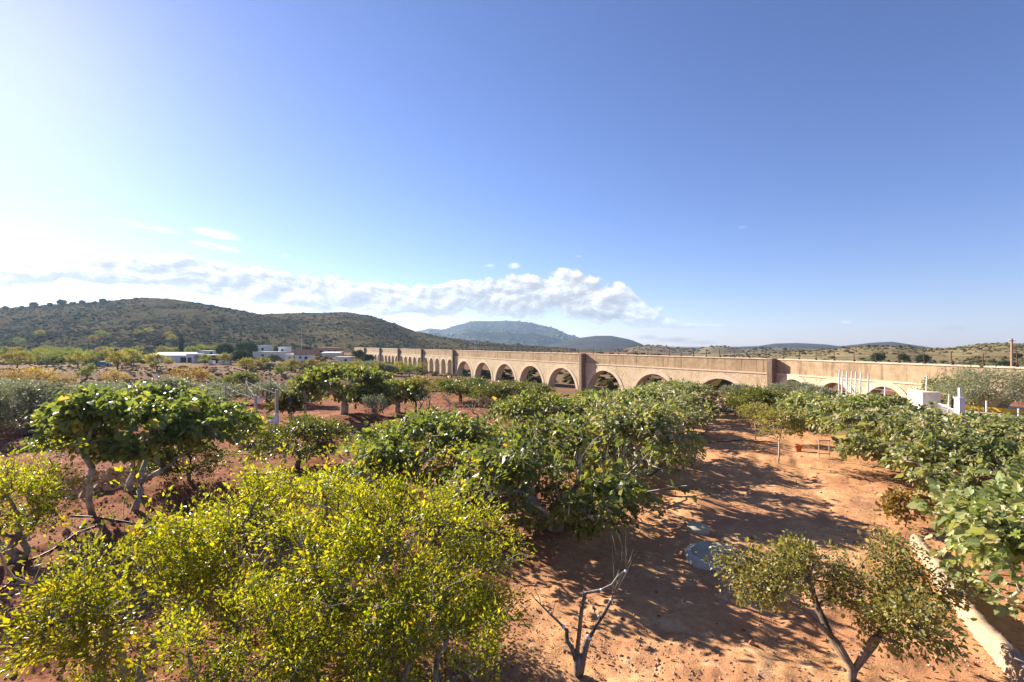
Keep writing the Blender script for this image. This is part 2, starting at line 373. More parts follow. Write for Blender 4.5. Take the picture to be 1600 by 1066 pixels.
M['mountain'] = hill_mat('mountain_slope', L(.028, .028, .026), L(.042, .040, .036), L(.066, .057, .05), .012, L(.13, .105, .095))

# masonry
m, t, out = mat_new('aqueduct_stone'); M['stone'] = m
P = t.node('ShaderNodeTexCoord').outputs['Object']
n = t.noise(P, .8, 7, .68); n2 = t.noise(P, 7.0, 5, .7); vor = t.node('ShaderNodeTexVoronoi', feature='DISTANCE_TO_EDGE'); t.put(vor.inputs['Vector'], P); vor.inputs['Scale'].default_value = 2.6
col = t.ramp(n, [(.25, L(.48, .36, .22)), (.5, L(.61, .48, .31)), (.75, L(.70, .58, .40))])
col = t.mix(t.smooth(n2, .35, .7, 0, .35), col, L(.36, .26, .17))
col = t.mix(t.smooth(vor.outputs[0], .05, .0, 0, .35), col, L(.30, .22, .15))
col = t.mix(t.smooth(t.noise(t.vmath('MULTIPLY', P, (1.4, 1.4, .22)), 1.0, 6, .7), .54, .70, 0, .6), col, L(.27, .195, .13))
principled(t, out, col, .92, .15, bumpn(t, t.math('ADD', n2, t.smooth(vor.outputs[0], 0, .08)), .5, .05))
m, t, out = mat_new('channel_render'); M['render'] = m
P = t.node('ShaderNodeTexCoord').outputs['Object']
n = t.noise(P, 1.2, 7, .65); streak = t.noise(t.vmath('MULTIPLY', P, (2.2, 2.2, .12)), 1.0, 6, .7); n2 = t.noise(P, 16, 4, .7)
col = t.ramp(n, [(.25, L(.28, .195, .115)), (.5, L(.40, .29, .175)), (.75, L(.51, .385, .25))])
col = t.mix(t.smooth(streak, .5, .66, 0, .75), col, L(.17, .115, .078))
col = t.mix(t.smooth(t.noise(P, .33, 5, .7), .55, .66, 0, .5), col, L(.20, .145, .10))
col = t.mix(t.smooth(streak, .42, .25, 0, .4), col, L(.48, .38, .28))
principled(t, out, col, .93, .12, bumpn(t, n2, .35, .02))
M['ring'] = simple_mat('arch_ring_stone', L(.60, .48, .34), .9, .15, 2.0)
M['buttress'] = simple_mat('shaded_buttress_stone', L(.22, .16, .115), .93, .25, 1.6)  # base colour darkened to carry the shade on the buttress end faces
M['rust'] = simple_mat('rusty_iron', L(.09, .045, .028), .8, .3, 20)
M['white'] = simple_mat('white_paint', L(.78, .77, .74), .6, .05, 3, dirt=L(.62, .58, .5))
M['white_metal'] = simple_mat('white_metal', L(.66, .66, .68), .55, .10, 5, dirt=L(.48, .42, .35))
M['cream'] = simple_mat('cream_render', L(.74, .66, .52), .8, .08, 2, dirt=L(.6, .5, .37))
M['adobe'] = simple_mat('pink_render', L(.45, .27, .18), .85, .15, 1.5)
M['tile_roof'] = simple_mat('clay_roof_tile', L(.32, .13, .08), .85, .25, 3)
M['metal_roof'] = simple_mat('grey_sheet_roof', L(.50, .50, .50), .6, .12, .8)
M['dark'] = simple_mat('dark_opening', L(.03, .03, .035), .5, .1, 3)
M['glass'] = simple_mat('window_glass', L(.05, .06, .08), .12, .1, 3, .5)
M['post_wood'] = simple_mat('weathered_post', L(.42, .34, .27), .85, .2, 9)
M['concrete'] = simple_mat('pale_concrete', L(.40, .28, .18), .95, .22, 5, dirt=L(.30, .18, .11), bump=.8)
M['yard'] = simple_mat('pale_sandy_paving', L(.60, .49, .37), .92, .12, 1.2, dirt=L(.5, .38, .27))
M['yellow'] = simple_mat('yellow_paint', L(.70, .45, .06), .7, .12, 3)
M['blue'] = simple_mat('blue_tarpaulin', L(.02, .03, .42), .5, .2, 5)
M['blue_plastic'] = simple_mat('blue_plastic', L(.10, .20, .36), .4, .1, 5)
M['hose'] = simple_mat('black_hose', L(.025, .022, .022), .55, .2, 20)
M['terracotta'] = simple_mat('terracotta', L(.40, .13, .06), .8, .12, 12)
M['green_lid'] = simple_mat('grey_green_fibreglass', L(.40, .35, .26), .85, .14, 5, .15, dirt=L(.38, .30, .24))
M['lid_rim'] = simple_mat('pale_ring', L(.50, .46, .42), .8, .12, 6, dirt=L(.42, .27, .18))
M['wire'] = simple_mat('galvanised_wire', L(.17, .155, .14), .8, .1, 20)
M['stonegrit'] = simple_mat('loose_stone', L(.42, .27, .185), .95, .35, 11)
M['clod'] = simple_mat('earth_clod', L(.25, .105, .06), .97, .35, 9)
M['sack'] = simple_mat('white_sack', L(.74, .74, .78), .7, .08, 8)
M['wound'] = simple_mat('white_pruning_paint', L(.72, .70, .68), .7, .08, 30)
M['wood'] = simple_mat('dark_pallet_wood', L(.10, .075, .06), .9, .3, 8)
M['pole_wood'] = simple_mat('pole_wood', L(.34, .22, .14), .9, .2, 5)

# ------------------------------------------------------------------ ground sheet (polar grid, fine near the camera, out to the horizon)
def build_ground():
    rs = np.concatenate([np.geomspace(1.2, 70, 430), np.geomspace(71, 7000, 170)])
    th = np.concatenate([np.linspace(-110, -62, 30, endpoint=False), np.linspace(-62, 62, 400), np.linspace(62, 110, 31)[1:]]) * math.pi / 180
    R, T = np.meshgrid(rs, th, indexing='ij'); X = R * np.sin(T); Y = R * np.cos(T)
    Z = ground_z(X, Y)
    n, mth = R.shape
    i = np.arange(n - 1)[:, None] * mth; j = np.arange(mth - 1)[None]
    q = np.stack([i + j, i + mth + j, i + mth + j + 1, i + j + 1], -1).reshape(-1, 4)
    V = np.stack([X, Y, Z], -1).reshape(-1, 3)
    pm = path_mask(X, Y).ravel()
    dr = sstep(Y, 48, 70).ravel()
    me = np_mesh('ground', V, [q[:, ::-1]], smooth=True, attrs={'path': pm, 'dry': dr})
    o = link('ground', me, M['soil']); tag(o, 'red-brown orchard soil with a paler trodden path', 'ground', kind='structure')
build_ground()

# ------------------------------------------------------------------ hills: ridge heights at their own distance, slopes running down to the plain
HILLS = {}
def hill(name, label, ridge, Y0, Yr, Y1, mat, p=1.35, noise=0.06, nu=150, ny=60, seed=1, wave=90.0, base=-12.0):
    rx = np.array([r[0] for r in ridge]); ry = np.array([r[1] for r in ridge])
    us = np.linspace((rx[0] - CX) / FPX, (rx[-1] - CX) / FPX, nu)
    def H(u, Y):
        pxv = u * FPX + CX
        zr = CAMZ + (YH - np.interp(pxv, rx, ry)) / FPX * Yr
        t = (Y - Y0) / (Yr - Y0)
        up = np.clip(t, 0, 1) ** p
        down = 1 - 0.6 * sstep(Y, Yr, Y1) ** 1.0
        X = u * Y
        nz = fbm(X / wave, Y / wave, seed, 5, 0.55)
        rid = 1 - np.abs(fbm(X / wave * .7 + 40, Y / wave * .7, seed + 9, 3)) * 2
        mid = np.clip(t, 0, 1) * np.clip(1.02 - t, 0, 1) * 4
        return base + (zr - base) * np.where(t <= 1, up, down) + (nz * 0.9 + (rid - .8) * .6) * noise * (zr - base) * (0.25 + mid) * np.clip(t * 4, 0, 1)
    Yv = np.concatenate([np.linspace(Y0, Yr, ny), np.linspace(Yr, Y1, 12)[1:]])
    U, Yg = np.meshgrid(us, Yv); Z = H(U, Yg); X = U * Yg
    n, mth = U.shape; i = np.arange(n - 1)[:, None] * mth; j = np.arange(mth - 1)[None]
    q = np.stack([i + j, i + j + 1, i + mth + j + 1, i + mth + j], -1).reshape(-1, 4)
    me = np_mesh(name, np.stack([X, Yg, Z], -1).reshape(-1, 3), [q], smooth=True)
    o = link(name, me, mat); tag(o, label, 'mountain' if 'mountain' in name else 'hill', kind='structure')
    HILLS[label] = (H, us[0], us[-1], Y0, Yr)
    return H
H_left = hill('hill', 'scrub-covered hill on the left behind the almond fields',
     [(-900, 470), (-500, 462), (-200, 474), (0, 482), (40, 479), (100, 475), (160, 471), (215, 466), (262, 467), (300, 471), (360, 482), (400, 490), (440, 498), (480, 511), (520, 526), (560, 541), (600, 548)],
     165, 520, 760, M['hill'], 1.3, 0.05, 200, 70, 11, 80)
H_mid = hill('hill', 'long low scrub hill rising behind the white farmhouses',
     [(200, 540), (280, 520), (330, 506), (380, 494), (420, 490), (480, 489), (540, 488), (580, 494), (620, 507), (650, 518), (690, 527), (740, 533), (790, 538), (860, 543), (930, 548), (1000, 552)],
     215, 640, 900, M['hill'], 1.15, 0.05, 170, 70, 12, 90)
H_mtn = hill('mountain', 'blue wooded mountain in the far distance',
     [(480, 545), (560, 530), (620, 522), (655, 516), (672, 513), (692, 515), (718, 508), (740, 504), (790, 502), (830, 505), (868, 513), (888, 522), (915, 530), (980, 540), (1060, 548)],
     1700, 3300, 4300, M['mountain'], 1.0, 0.26, 220, 90, 13, 380, -45)
H_m2 = hill('hill', 'bluish rounded hill right of the far mountain',
     [(820, 548), (870, 536), (905, 528), (930, 525), (955, 525), (985, 531), (1010, 541), (1060, 547), (1130, 552)], 1200, 2100, 2800, M['mountain'], 1.0, 0.08, 70, 50, 14, 260, -45)
H_r1 = hill('hill', 'brown rounded hills behind the middle of the aqueduct',
     [(880, 556), (940, 552), (985, 543), (1010, 539), (1035, 540), (1070, 545), (1090, 546), (1110, 541), (1130, 541), (1160, 546), (1190, 543), (1230, 544), (1290, 546), (1340, 549), (1400, 555)], 420, 950, 1300, M['hill_far'], 1.2, 0.06, 120, 50, 15, 150, -30)
H_r2 = hill('hill', 'far bluish ridge low on the right skyline',
     [(960, 547), (1040, 543), (1100, 543), (1150, 542), (1185, 541), (1210, 537), (1245, 536), (1290, 538), (1312, 541), (1340, 538), (1365, 535), (1395, 534), (1420, 538), (1460, 544), (1700, 548)], 1300, 2400, 3000, M['mountain'], 1.0, 0.07, 110, 40, 16, 300, -45)
H_r3 = hill('hill', 'dry grassy hillside on the right dotted with green trees',
     [(1080, 560), (1160, 556), (1240, 551), (1300, 546), (1345, 541), (1400, 541), (1440, 545), (1480, 544), (1530, 538), (1570, 536), (1605, 537), (1700, 528), (1900, 520), (2300, 515)], 120, 380, 600, M['hill_right'], 1.0, 0.05, 150, 55, 17, 70, -9)
def surf_z(x, y):
    z = gz(x, y); u = x / y
    for H, u0, u1, Y0, Yr in HILLS.values():
        if u0 < u < u1 and Y0 < y < Yr * 1.1: z = max(z, float(H(np.array([u]), np.array([y]))[0]))
    return z

def scrub(name, label, H, n, urange, Yrange, size, seed, mat='scrub', avoid=None):
    """low bushes covering a hillside, far too many to count: one mass"""
    rng = np.random.default_rng(seed)
    u = rng.uniform(*urange, n); Yv = rng.uniform(Yrange[0] ** .5, Yrange[1] ** .5, n) ** 2
    keep = fbm(u * Yv / 45, Yv / 45, seed, 3) + rng.uniform(-.35, .35, n) > -.10
    if avoid is not None: keep &= avoid(u, Yv)
    u, Yv = u[keep], Yv[keep]; n = len(u)
    z = H(u, Yv); c = np.stack([u * Yv, Yv, z], -1)
    ico = bmesh_ico()
    s = size * rng.lognormal(0, .4, n)
    V0, F0 = ico; k = len(V0)
    V = V0[None] * (1 + rng.uniform(-.32, .32, (n, k, 1))) * np.stack([s, s, s * rng.uniform(.4, .7, n)], -1)[:, None] + c[:, None] + np.array([0, 0, .2]) * s[:, None, None]
    F = (F0[None] + (np.arange(n) * k)[:, None, None]).reshape(-1, 3)
    rnd = np.repeat(np.clip(rng.normal(.45, .25, n), 0, 1), k)
    o = link(name, np_mesh(name, V.reshape(-1, 3), [F], rnd=rnd), M[mat]); tag(o, label, 'scrub', kind='stuff')
def bmesh_ico():
    f = (1 + 5 ** .5) / 2
    V = np.array([(-1, f, 0), (1, f, 0), (-1, -f, 0), (1, -f, 0), (0, -1, f), (0, 1, f), (0, -1, -f), (0, 1, -f), (f, 0, -1), (f, 0, 1), (-f, 0, -1), (-f, 0, 1)], float)
    V /= np.linalg.norm(V[0])
    F = np.array([(0, 11, 5), (0, 5, 1), (0, 1, 7), (0, 7, 10), (0, 10, 11), (1, 5, 9), (5, 11, 4), (11, 10, 2), (10, 7, 6), (7, 1, 8), (3, 9, 4), (3, 4, 2), (3, 2, 6), (3, 6, 8), (3, 8, 9), (4, 9, 5), (2, 4, 11), (6, 2, 10), (8, 6, 7), (9, 8, 1)])
    return V, F
U = lambda px: (px - CX) / FPX
scrub('scrub', 'grey-green low scrub covering the left hill', H_left, 17000, (U(-250), U(560)), (240, 560), .8, 21)
scrub('scrub', 'grey-green low scrub covering the middle hill', H_mid, 16000, (U(260), U(900)), (235, 680), .85, 22)
scrub('scrub', 'olive scrub over the right hillside', H_r3, 5000, (U(1080), U(1750)), (125, 420), .75, 23)
scrub('scrub', 'sparse scrub over the brown rounded hills', H_r1, 3500, (U(890), U(1390)), (450, 980), 1.6, 24)
scrub('scrub', 'woodland texture on the far blue mountain', H_mtn, 4500, (U(560), U(1010)), (1750, 3350), 4.5, 25, 'pine_leaf')

# ------------------------------------------------------------------ trees: branch skeleton linked node to node, leaves set along the outer twigs
TPL = {}
def leaf_tpl(outline, fold, droop):
    """half outline (x>=0, y) from base to tip -> folded leaf of triangles; y along the leaf, z up"""
    o = np.array(outline, float); ys = o[:, 1]
    mid = np.stack([np.zeros(len(o)), ys, -droop * ys ** 2], -1)
    r = np.stack([o[:, 0], ys, o[:, 0] * fold - droop * ys ** 2], -1); l = r * np.array([-1, 1, 1])
    V = [mid[0], mid[-1]]; F = []
    V = np.vstack([mid[:1], mid[-1:], r[1:-1], l[1:-1]]); k = len(o) - 2
    R = [0] + list(range(2, 2 + k)) + [1]; Lq = [0] + list(range(2 + k, 2 + 2 * k)) + [1]
    # midrib between base and tip only: fan from base
    for a, b in zip(R[1:-1], R[2:]): F.append((0, a, b))
    for a, b in zip(Lq[1:-1], Lq[2:]): F.append((0, b, a))
    return V, np.array(F)
TPL['lance'] = leaf_tpl([(0, 0), (.17, .4), (0, 1)], .35, .15)
TPL['oval'] = leaf_tpl([(0, 0), (.27, .32), (.22, .72), (0, 1)], .30, .22)
TPL['fig'] = leaf_tpl([(0, 0), (.27, .02), (.38, .30), (.23, .42), (.29, .70), (0, 1)], .25, .3)
TPL['broad'] = leaf_tpl([(0, 0), (.36, .12), (.40, .5), (0, 1)], .25, .25)

def unit(v): return v / (np.linalg.norm(v, axis=-1, keepdims=True) + 1e-9)
def leaves_mesh(name, pos, dirs, size, tpl, rng, rnd, upb=1.0, width=1.0):
    n = len(pos); d = unit(dirs)
    nr = unit(rng.normal(0, 1, (n, 3)) + np.array([0, 0, upb]))
    xax = unit(np.cross(d, nr)); nz = np.cross(xax, d)
    V0, F0 = TPL[tpl]; k = len(V0)
    s = size[:, None, None]
    V = pos[:, None] + s * (V0[None, :, 0:1] * width * xax[:, None] + V0[None, :, 1:2] * d[:, None] + V0[None, :, 2:3] * nz[:, None])
    F = (F0[None] + (np.arange(n) * k)[:, None, None]).reshape(-1, 3)
    return np_mesh(name, V.reshape(-1, 3), [F], rnd=np.repeat(rnd, k))

def crown_points(rng, n, c, rad, lobes, lobe_r, zmin=None, shell=.55, hollow=.35):
    c = np.array(c); rad = np.array(rad)
    ld = unit(rng.normal(0, 1, (lobes, 3)) + np.array([0, 0, .35])); lc = ld * rng.uniform(.5, .92, (lobes, 1))
    out = []
    while sum(len(o) for o in out) < n:
        a = lc[rng.integers(0, lobes, n)] + rng.normal(0, lobe_r, (n, 3))
        b = unit(rng.normal(0, 1, (n, 3))) * rng.uniform(hollow, 1, (n, 1)) ** .6
        p = np.where(rng.random((n, 1)) < shell, a, b)
        rr = np.linalg.norm(p, axis=1); ang = np.arctan2(p[:, 1], p[:, 0])
        lim = 1 + .13 * np.sin(ang * 3 + lobes) + .09 * np.sin(ang * 7 + 2 * lobes)
        ok = (rr < lim) & (rr > hollow * .8)
        p = p * rad + c
        if zmin is not None: ok &= p[:, 2] > zmin + rng.random(len(p)) * .15
        out.append(p[ok])
    return np.vstack(out)[:n]

def skeleton(rng, trunks, targets, step=.4, wander=.10, sag=0.0, plen=.30):
    pos = []; par = []; plens = []
    for tr in trunks:
        for i, p in enumerate(tr):
            pos.append(np.array(p, float)); par.append(-1 if i == 0 else len(pos) - 2)
            plens.append(0.0 if i == 0 else plens[-1] + np.linalg.norm(pos[-1] - pos[-2]))
    nt = len(pos); allow = np.ones(nt, bool); k = 0
    for tr in trunks:
        allow[k:k + max(1, int(len(tr) * .6))] = False; k += len(tr)
    cap = nt + len(targets) * 8
    PP = np.zeros((cap, 3)); PL = np.full(cap, 1e9); PP[:nt] = pos; PL[:nt] = np.where(allow, plens, 1e6)
    ends = np.array([tr[-1] for tr in trunks])
    dist = np.min(np.linalg.norm(targets[:, None] - ends[None], axis=2), axis=1)
    n = nt; leafy = []
    for ti in np.argsort(dist):
        tp = targets[ti]
        cost = np.linalg.norm(PP[:n] - tp, axis=1) + plen * PL[:n]
        b = int(np.argmin(cost)); d = np.linalg.norm(tp - PP[b])
        m = min(6, int(d / step)); prev = b; bl = PL[b] if PL[b] < 1e5 else 0
        arc = np.array([0, 0, sag]) * d + rng.normal(0, wander, 3) * d
        for q in range(1, m + 1):
            f = q / (m + 1)
            if n >= cap - 1: break
            PP[n] = PP[b] * (1 - f) + tp * f + arc * 4 * f * (1 - f) * .5 + rng.normal(0, .02, 3) * d
            PL[n] = bl + d * f; par.append(prev); prev = n; n += 1
        if n >= cap: break
        PP[n] = tp; PL[n] = bl + d; par.append(prev); leafy.append(n); n += 1
    return PP[:n], np.array(par), np.array(leafy), PL[:n]

def wood_mesh(name, PP, par, base_r, tip_r=.006, exp=2.3, rng=None, minr=0.0):
    n = len(PP); acc = np.zeros(n); kids = [[] for _ in range(n)]
    for i in range(n - 1, -1, -1):
        if acc[i] == 0: acc[i] = 1.0
        if par[i] >= 0: acc[par[i]] += acc[i]; kids[par[i]].append(i)
    r = acc ** (1 / exp); r = tip_r + (r - 1) * (base_r - tip_r) / max(r.max() - 1, 1e-6)
    mb = MB(); starts = [(i, -1) for i in range(n) if par[i] < 0]
    while starts:
        i, p = starts.pop(); ch = [] if p < 0 else [p]; ch.append(i)
        while kids[ch[-1]]:
            ks = sorted(kids[ch[-1]], key=lambda q: -acc[q]); starts += [(q, ch[-1]) for q in ks[1:]]; ch.append(ks[0])
        R = r[ch].copy()
        if p >= 0: R[0] = R[1]
        if R.max() < minr or len(ch) < 2: continue
        mb.tube(PP[ch], R, 8 if R[0] > .06 else (5 if R[0] > .02 else 3), cap=R[0] > .02)
    return mb.mesh(name, smooth=True), r

def make_tree(name, loc, seed, trunks, targets, bark, leaf, tpl, lsize, per, spread, base_r, droop=.2, upb=1.0, width=1.0, sag=0.0, step=.4,
              tip_r=.006, rnd_mu=.45, rnd_sd=.25, inner=0.35, rz=0.0, wander=.1, lscale=.3, minr=0.0, plen=.30):
    rng = np.random.default_rng(seed)
    PP, par, leafy, PL = skeleton(rng, trunks, targets, step, wander, sag, plen)
    root = empty(name, loc, rz)
    wm, r = wood_mesh('trunk', PP, par, base_r, tip_r, 2.3, rng, minr)
    link('trunk', wm, M[bark], root)
    if per > 0:
        pi = par[leafy]; a = np.repeat(leafy, per); b = np.repeat(pi, per)
        f = rng.uniform(inner, 1.1, len(a))[:, None]
        seg = PP[a] - PP[b]
        pos = PP[b] + seg * f + rng.normal(0, spread, (len(a), 3))
        cen = PP[leafy].mean(0)
        d = unit(seg) * .5 + unit(pos - PP[b]) * .6 + rng.normal(0, .5, (len(a), 3)) + unit(pos - cen) * .35 + np.array([0, 0, -droop])
        size = lsize * rng.lognormal(0, lscale, len(a))
        nodernd = np.repeat(rng.normal(0, .13, len(leafy)), per)
        rnd = np.clip(rng.normal(rnd_mu, rnd_sd, len(a)) + nodernd, 0, .90 + .1 * (rng.random(len(a)) < .12))
        link('crown', leaves_mesh('crown', pos, d, size, tpl, rng, rnd, upb, width), M[leaf], root)
    return root
def children(o): return [c for c in bpy.data.objects if c.parent == o]
KIDS = {}
def copy_thing(o, loc, rz=0.0, s=1.0):
    if o.name not in KIDS: KIDS[o.name] = [(c, [g for g in bpy.data.objects if g.parent == c]) for c in bpy.data.objects if c.parent == o]
    r = o.copy(); COL.objects.link(r); r.location = loc; r.rotation_euler = (0, 0, rz)
    r.scale = (s, s, s) if not isinstance(s, tuple) else s
    for c, gs in KIDS[o.name]:
        k = c.copy(); COL.objects.link(k); k.parent = r
        for g in gs:
            q = g.copy(); COL.objects.link(q); q.parent = k
    return r

def trunk_line(rng, base, tip, n=5, wob=.06):
    base = np.array(base, float); tip = np.array(tip, float); f = np.linspace(0, 1, n)[:, None]
    P = base + (tip - base) * f; L_ = np.linalg.norm(tip - base)
    P[1:-1] += rng.normal(0, wob * L_, (n - 2, 3)) * np.array([1, 1, .2]); P[0, 2] -= .15
    return P

def fig_tree(seed, R, H, zb, n=420, per=9, leaf='fig_leaf', lsize=.15, trunks=None, base_r=.13, rxy=None, name='fig_tree', cx=(0, 0)):
    rng = np.random.default_rng(seed)
    rx, ry = rxy or (R, R)
    tg = crown_points(rng, n, (cx[0], cx[1], (H + zb) / 2), (rx, ry, (H - zb) / 2), 15, .15, zb * .6, .84, .45)
    if seed == 61: tg = tg[(tg[:, 0] < .4) | (rng.random(len(tg)) < .30)]      # the limbs near the trunk stand bare
    if trunks is None:
        a = rng.uniform(0, 6.28); trunks = [trunk_line(rng, (0, 0, 0), (.5 * math.cos(a + k * 2.1), .5 * math.sin(a + k * 2.1), zb * .9 + .35), 5, .09) for k in range(3)]
    return make_tree(name, (0, 0, 0), seed, trunks, tg, 'fig_bark', leaf, 'fig', lsize, per, .11, base_r, .55, 1.0, 1.15, 0.14, .45, .013, .42, .26, .35, wander=.16, plen=.22)

def place(root, x, y, rz=0.0, s=1.0, label=None, cat='tree', group=None, dz=-.03, z=None):
    root.location = (x, y, (surf_z(x, y) if z is None else z) + dz); root.rotation_euler = (0, 0, rz)
    root.scale = (s, s, s) if not isinstance(s, tuple) else s
    tag(root, label, cat, group); return root

rng0 = np.random.default_rng(3)
# --- fig on the left, on two pale leaning trunks
x, y = at(190, 800)
tr = [trunk_line(rng0, (.35, 0, 0), (1.0, .1, 1.45), 6, .05), trunk_line(rng0, (-.75, -.1, 0), (-1.15, .1, 1.55), 6, .05)]
f = fig_tree(41, 3.6, 3.55, 1.5, 600, 15, 'fig_leaf', .155, tr, .10, (3.5, 2.4), cx=(.2, .7))
place(f, x, y, 0, 1, 'wide dark-leaved fig tree on two pale leaning trunks', 'fig tree')
stump = MB(); sx, sy = at(205, 775)
stump.tube([(0, 0, -.2), (.05, 0, .25), (.12, .02, .5)], [.22, .17, .13], 9); stump.tube([(.1, .02, .42), (.06, 0, .8), (.1, 0, 1.0)], [.08, .07, .06], 7)
o = stump.build('tree_stump', M['fig_bark'], None, (sx, sy, gz(sx, sy))); tag(o, 'sawn-off mossy stump beside the two-trunked fig', 'stump')

# --- fig row along the left of the path
row_a = [(1.2, 13.0, 3.2, 2.9, 51), (-2.6, 15.8, 2.9, 2.7, 52), (3.9, 17.3, 3.0, 2.9, 53), (5.3, 22.0, 3.0, 3.0, 54), (1.2, 22.6, 2.8, 2.8, 55), (8.0, 26.8, 3.0, 3.1, 56), (10.4, 31.6, 3.0, 3.0, 57), (5.0, 28.0, 2.8, 2.9, 58), (12.9, 36.4, 2.7, 2.6, 59)]
row_lab = ['big fig with drooping outer branches hanging over the path edge', 'fig behind the yellow-green pomegranates, left of the drooping fig', 'fig with a pale arching limb just behind the drooping fig', 'fig in the middle of the row along the path',
           'fig left of the row, in front of the dark round trees', 'fig in the far half of the row beside the path', 'second-last fig of the row beside the path', 'tallest-looking fig of the row, below the first wide arches', 'last fig of the row, near the rubble heap']
protos = []
for i, ((x, y, R, H, sd), lb) in enumerate(zip(row_a, row_lab)):
    if i < 5:
        f = fig_tree(sd, R, H, .35, 620 if i < 3 else 480, 9, ['fig_leaf', 'fig_leaf', 'fig_leaf_pale', 'fig_leaf_pale', 'fig_leaf'][i], .132); protos.append(f)
        place(f, x, y, 0, 1, lb, 'fig tree', 'figs in the row beside the path')
    else:
        f = copy_thing(protos[[2, 3, 1, 3][i - 5]], (0, 0, 0)); place(f, x, y, sd * 1.3, (R / 2.9, R / 2.9, R / 2.9 * .84), lb, 'fig tree', 'figs in the row beside the path')
# --- figs right of the path
tr = [np.array([(2.6, -1.4, -.15), (2.2, -1.2, .5), (1.5, -.8, 1.2), (.6, -.3, 1.9), (-.2, .2, 2.3)]), np.array([(2.7, -1.4, -.1), (1.9, -1.6, .55), (.8, -1.9, .9), (-.5, -2.0, 1.15)]), np.array([(2.7, -1.3, -.1), (2.4, -.2, .9), (1.9, .9, 1.7), (1.2, 1.8, 2.1)])]
f = fig_tree(61, 4.0, 2.4, .4, 820, 13, 'fig_leaf_pale', .145, tr, .22, (4.4, 4.2), cx=(-.6, 0))
place(f, 16.6, 17.6, 0, 1, 'large spreading fig right of the path with thick pale limbs', 'fig tree')
f2 = fig_tree(62, 3.2, 2.5, .5, 520, 13, 'fig_leaf_pale', .145); place(f2, 17.2, 23.6, 0, 1, 'fig behind the large spreading fig, below the white fence posts', 'fig tree')
f = copy_thing(f2, (0, 0, 0)); place(f, 17.9, 29.0, 2.2, .85, 'farthest fig right of the path, in front of the olives', 'fig tree')
f = copy_thing(protos[1], (0, 0, 0)); place(f, 20.8, 20.8, 4.0, (.95, .95, .72), 'fig at the picture edge behind the thick pale limbs', 'fig tree')
f4 = fig_tree(64, 2.7, 2.2, .2, 480, 13, 'fig_leaf_pale', .14); place(f4, 13.9, 13.6, 0, 1, 'fig with low skirts just in front of the large spreading fig', 'fig tree')
f3 = fig_tree(63, 2.5, 2.3, .3, 460, 13, 'fig_leaf_pale', .15); place(f3, 10.2, 8.6, 0, 1, 'large-leaved fig over the low wall at the lower corner', 'fig tree')

# --- pomegranates in the foreground
def pome(seed, R, H, zb, n, per, base_r=.085, lsize=.062):
    rng = np.random.default_rng(seed)
    tg = crown_points(rng, n, (0, 0, (H + zb) / 2), (R, R, (H - zb) / 2), 34, .105, zb * .6, .9, .25)
    tg = np.vstack([tg, np.stack([rng.uniform(-.8, .8, 26) * R, rng.uniform(-.8, .8, 26) * R, H + rng.uniform(-.15, .28, 26)], -1)])
    tr = [trunk_line(rng, (.12 * math.cos(k * 2.1), .12 * math.sin(k * 2.1), 0), (.45 * math.cos(k * 2.1 + .5), .45 * math.sin(k * 2.1 + .5), zb + .35), 5, .06) for k in range(3)]
    return make_tree('pomegranate_tree', (0, 0, 0), seed, tr, tg, 'pome_bark', 'pome_leaf', 'lance', lsize, per, .075, base_r, .05, .6, 1.45, 0.03, .28, .0045, .42, .27, .1, lscale=.28, plen=.25)
pA = pome(71, 2.15, 2.95, .35, 1050, 17); place(pA, -1.75, 7.6, 0, 1, 'dense yellow-green pomegranate beside the path in the foreground', 'pomegranate tree')
pB = pome(72, 2.25, 2.95, .4, 1000, 17); place(pB, -4.1, 8.6, 0, 1, 'yellow-green pomegranate with its trunk showing at the bottom edge', 'pomegranate tree')
pC = pome(73, 1.65, 2.4, .5, 520, 16); place(pC, -5.6, 7.0, 0, 1, 'thin open pomegranate in the lower left corner with bare grey branches', 'pomegranate tree')
pE = copy_thing(pA, (0, 0, 0)); place(pE, -1.2, 6.1, 2.3, .74, 'lower pomegranate filling the bottom edge beside the path', 'pomegranate tree')
pF = copy_thing(pB, (0, 0, 0)); place(pF, -3.1, 5.6, 4.1, .74, 'lower pomegranate at the bottom edge, left of the other low one', 'pomegranate tree')
x, y = at(50, 862); pD = copy_thing(pC, (0, 0, 0)); place(pD, x - .1, y - .3, 1.0, (1.0, 1.0, 1.0), 'small pomegranate at the left edge, in front of the fig', 'pomegranate tree')

# --- small open fruit tree lower right, with bare inner branches
def px3(px, y, Y): return np.array([(px - CX) / FPX * Y, Y, CAMZ - (y - YH) / FPX * Y])
def limb(pts): return [px3(*p) for p in pts]
bx, by = 5.0, 7.15
def rel_to(P, o): return np.array(P) - np.array(o)
org = (bx, by, gz(bx, by))
tr = [rel_to([(bx, by, -.15), (bx + .02, by, .1), (bx, by, .32)], org)]
FT = [(bx, by, -.15), (bx + .01, by, .08)]
t2 = [rel_to(FT + limb([(1330, 1040, 7.15), (1310, 1005, 7.2), (1290, 985, 7.2), (1255, 955, 7.25), (1215, 930, 7.4), (1170, 900, 7.5)]), org),
      rel_to(FT + limb([(1335, 1040, 7.15), (1352, 1010, 7.0), (1362, 995, 6.9), (1390, 1000, 6.7), (1420, 985, 6.6), (1450, 960, 6.6)]), org),
      rel_to(FT + limb([(1330, 1042, 7.15), (1300, 1000, 7.3), (1275, 945, 7.7), (1262, 905, 7.9), (1270, 880, 8.0)]), org),
      rel_to(FT + limb([(1335, 1042, 7.15), (1365, 1005, 7.5), (1400, 940, 7.8), (1430, 900, 8.0)]), org)]
rng = np.random.default_rng(81)
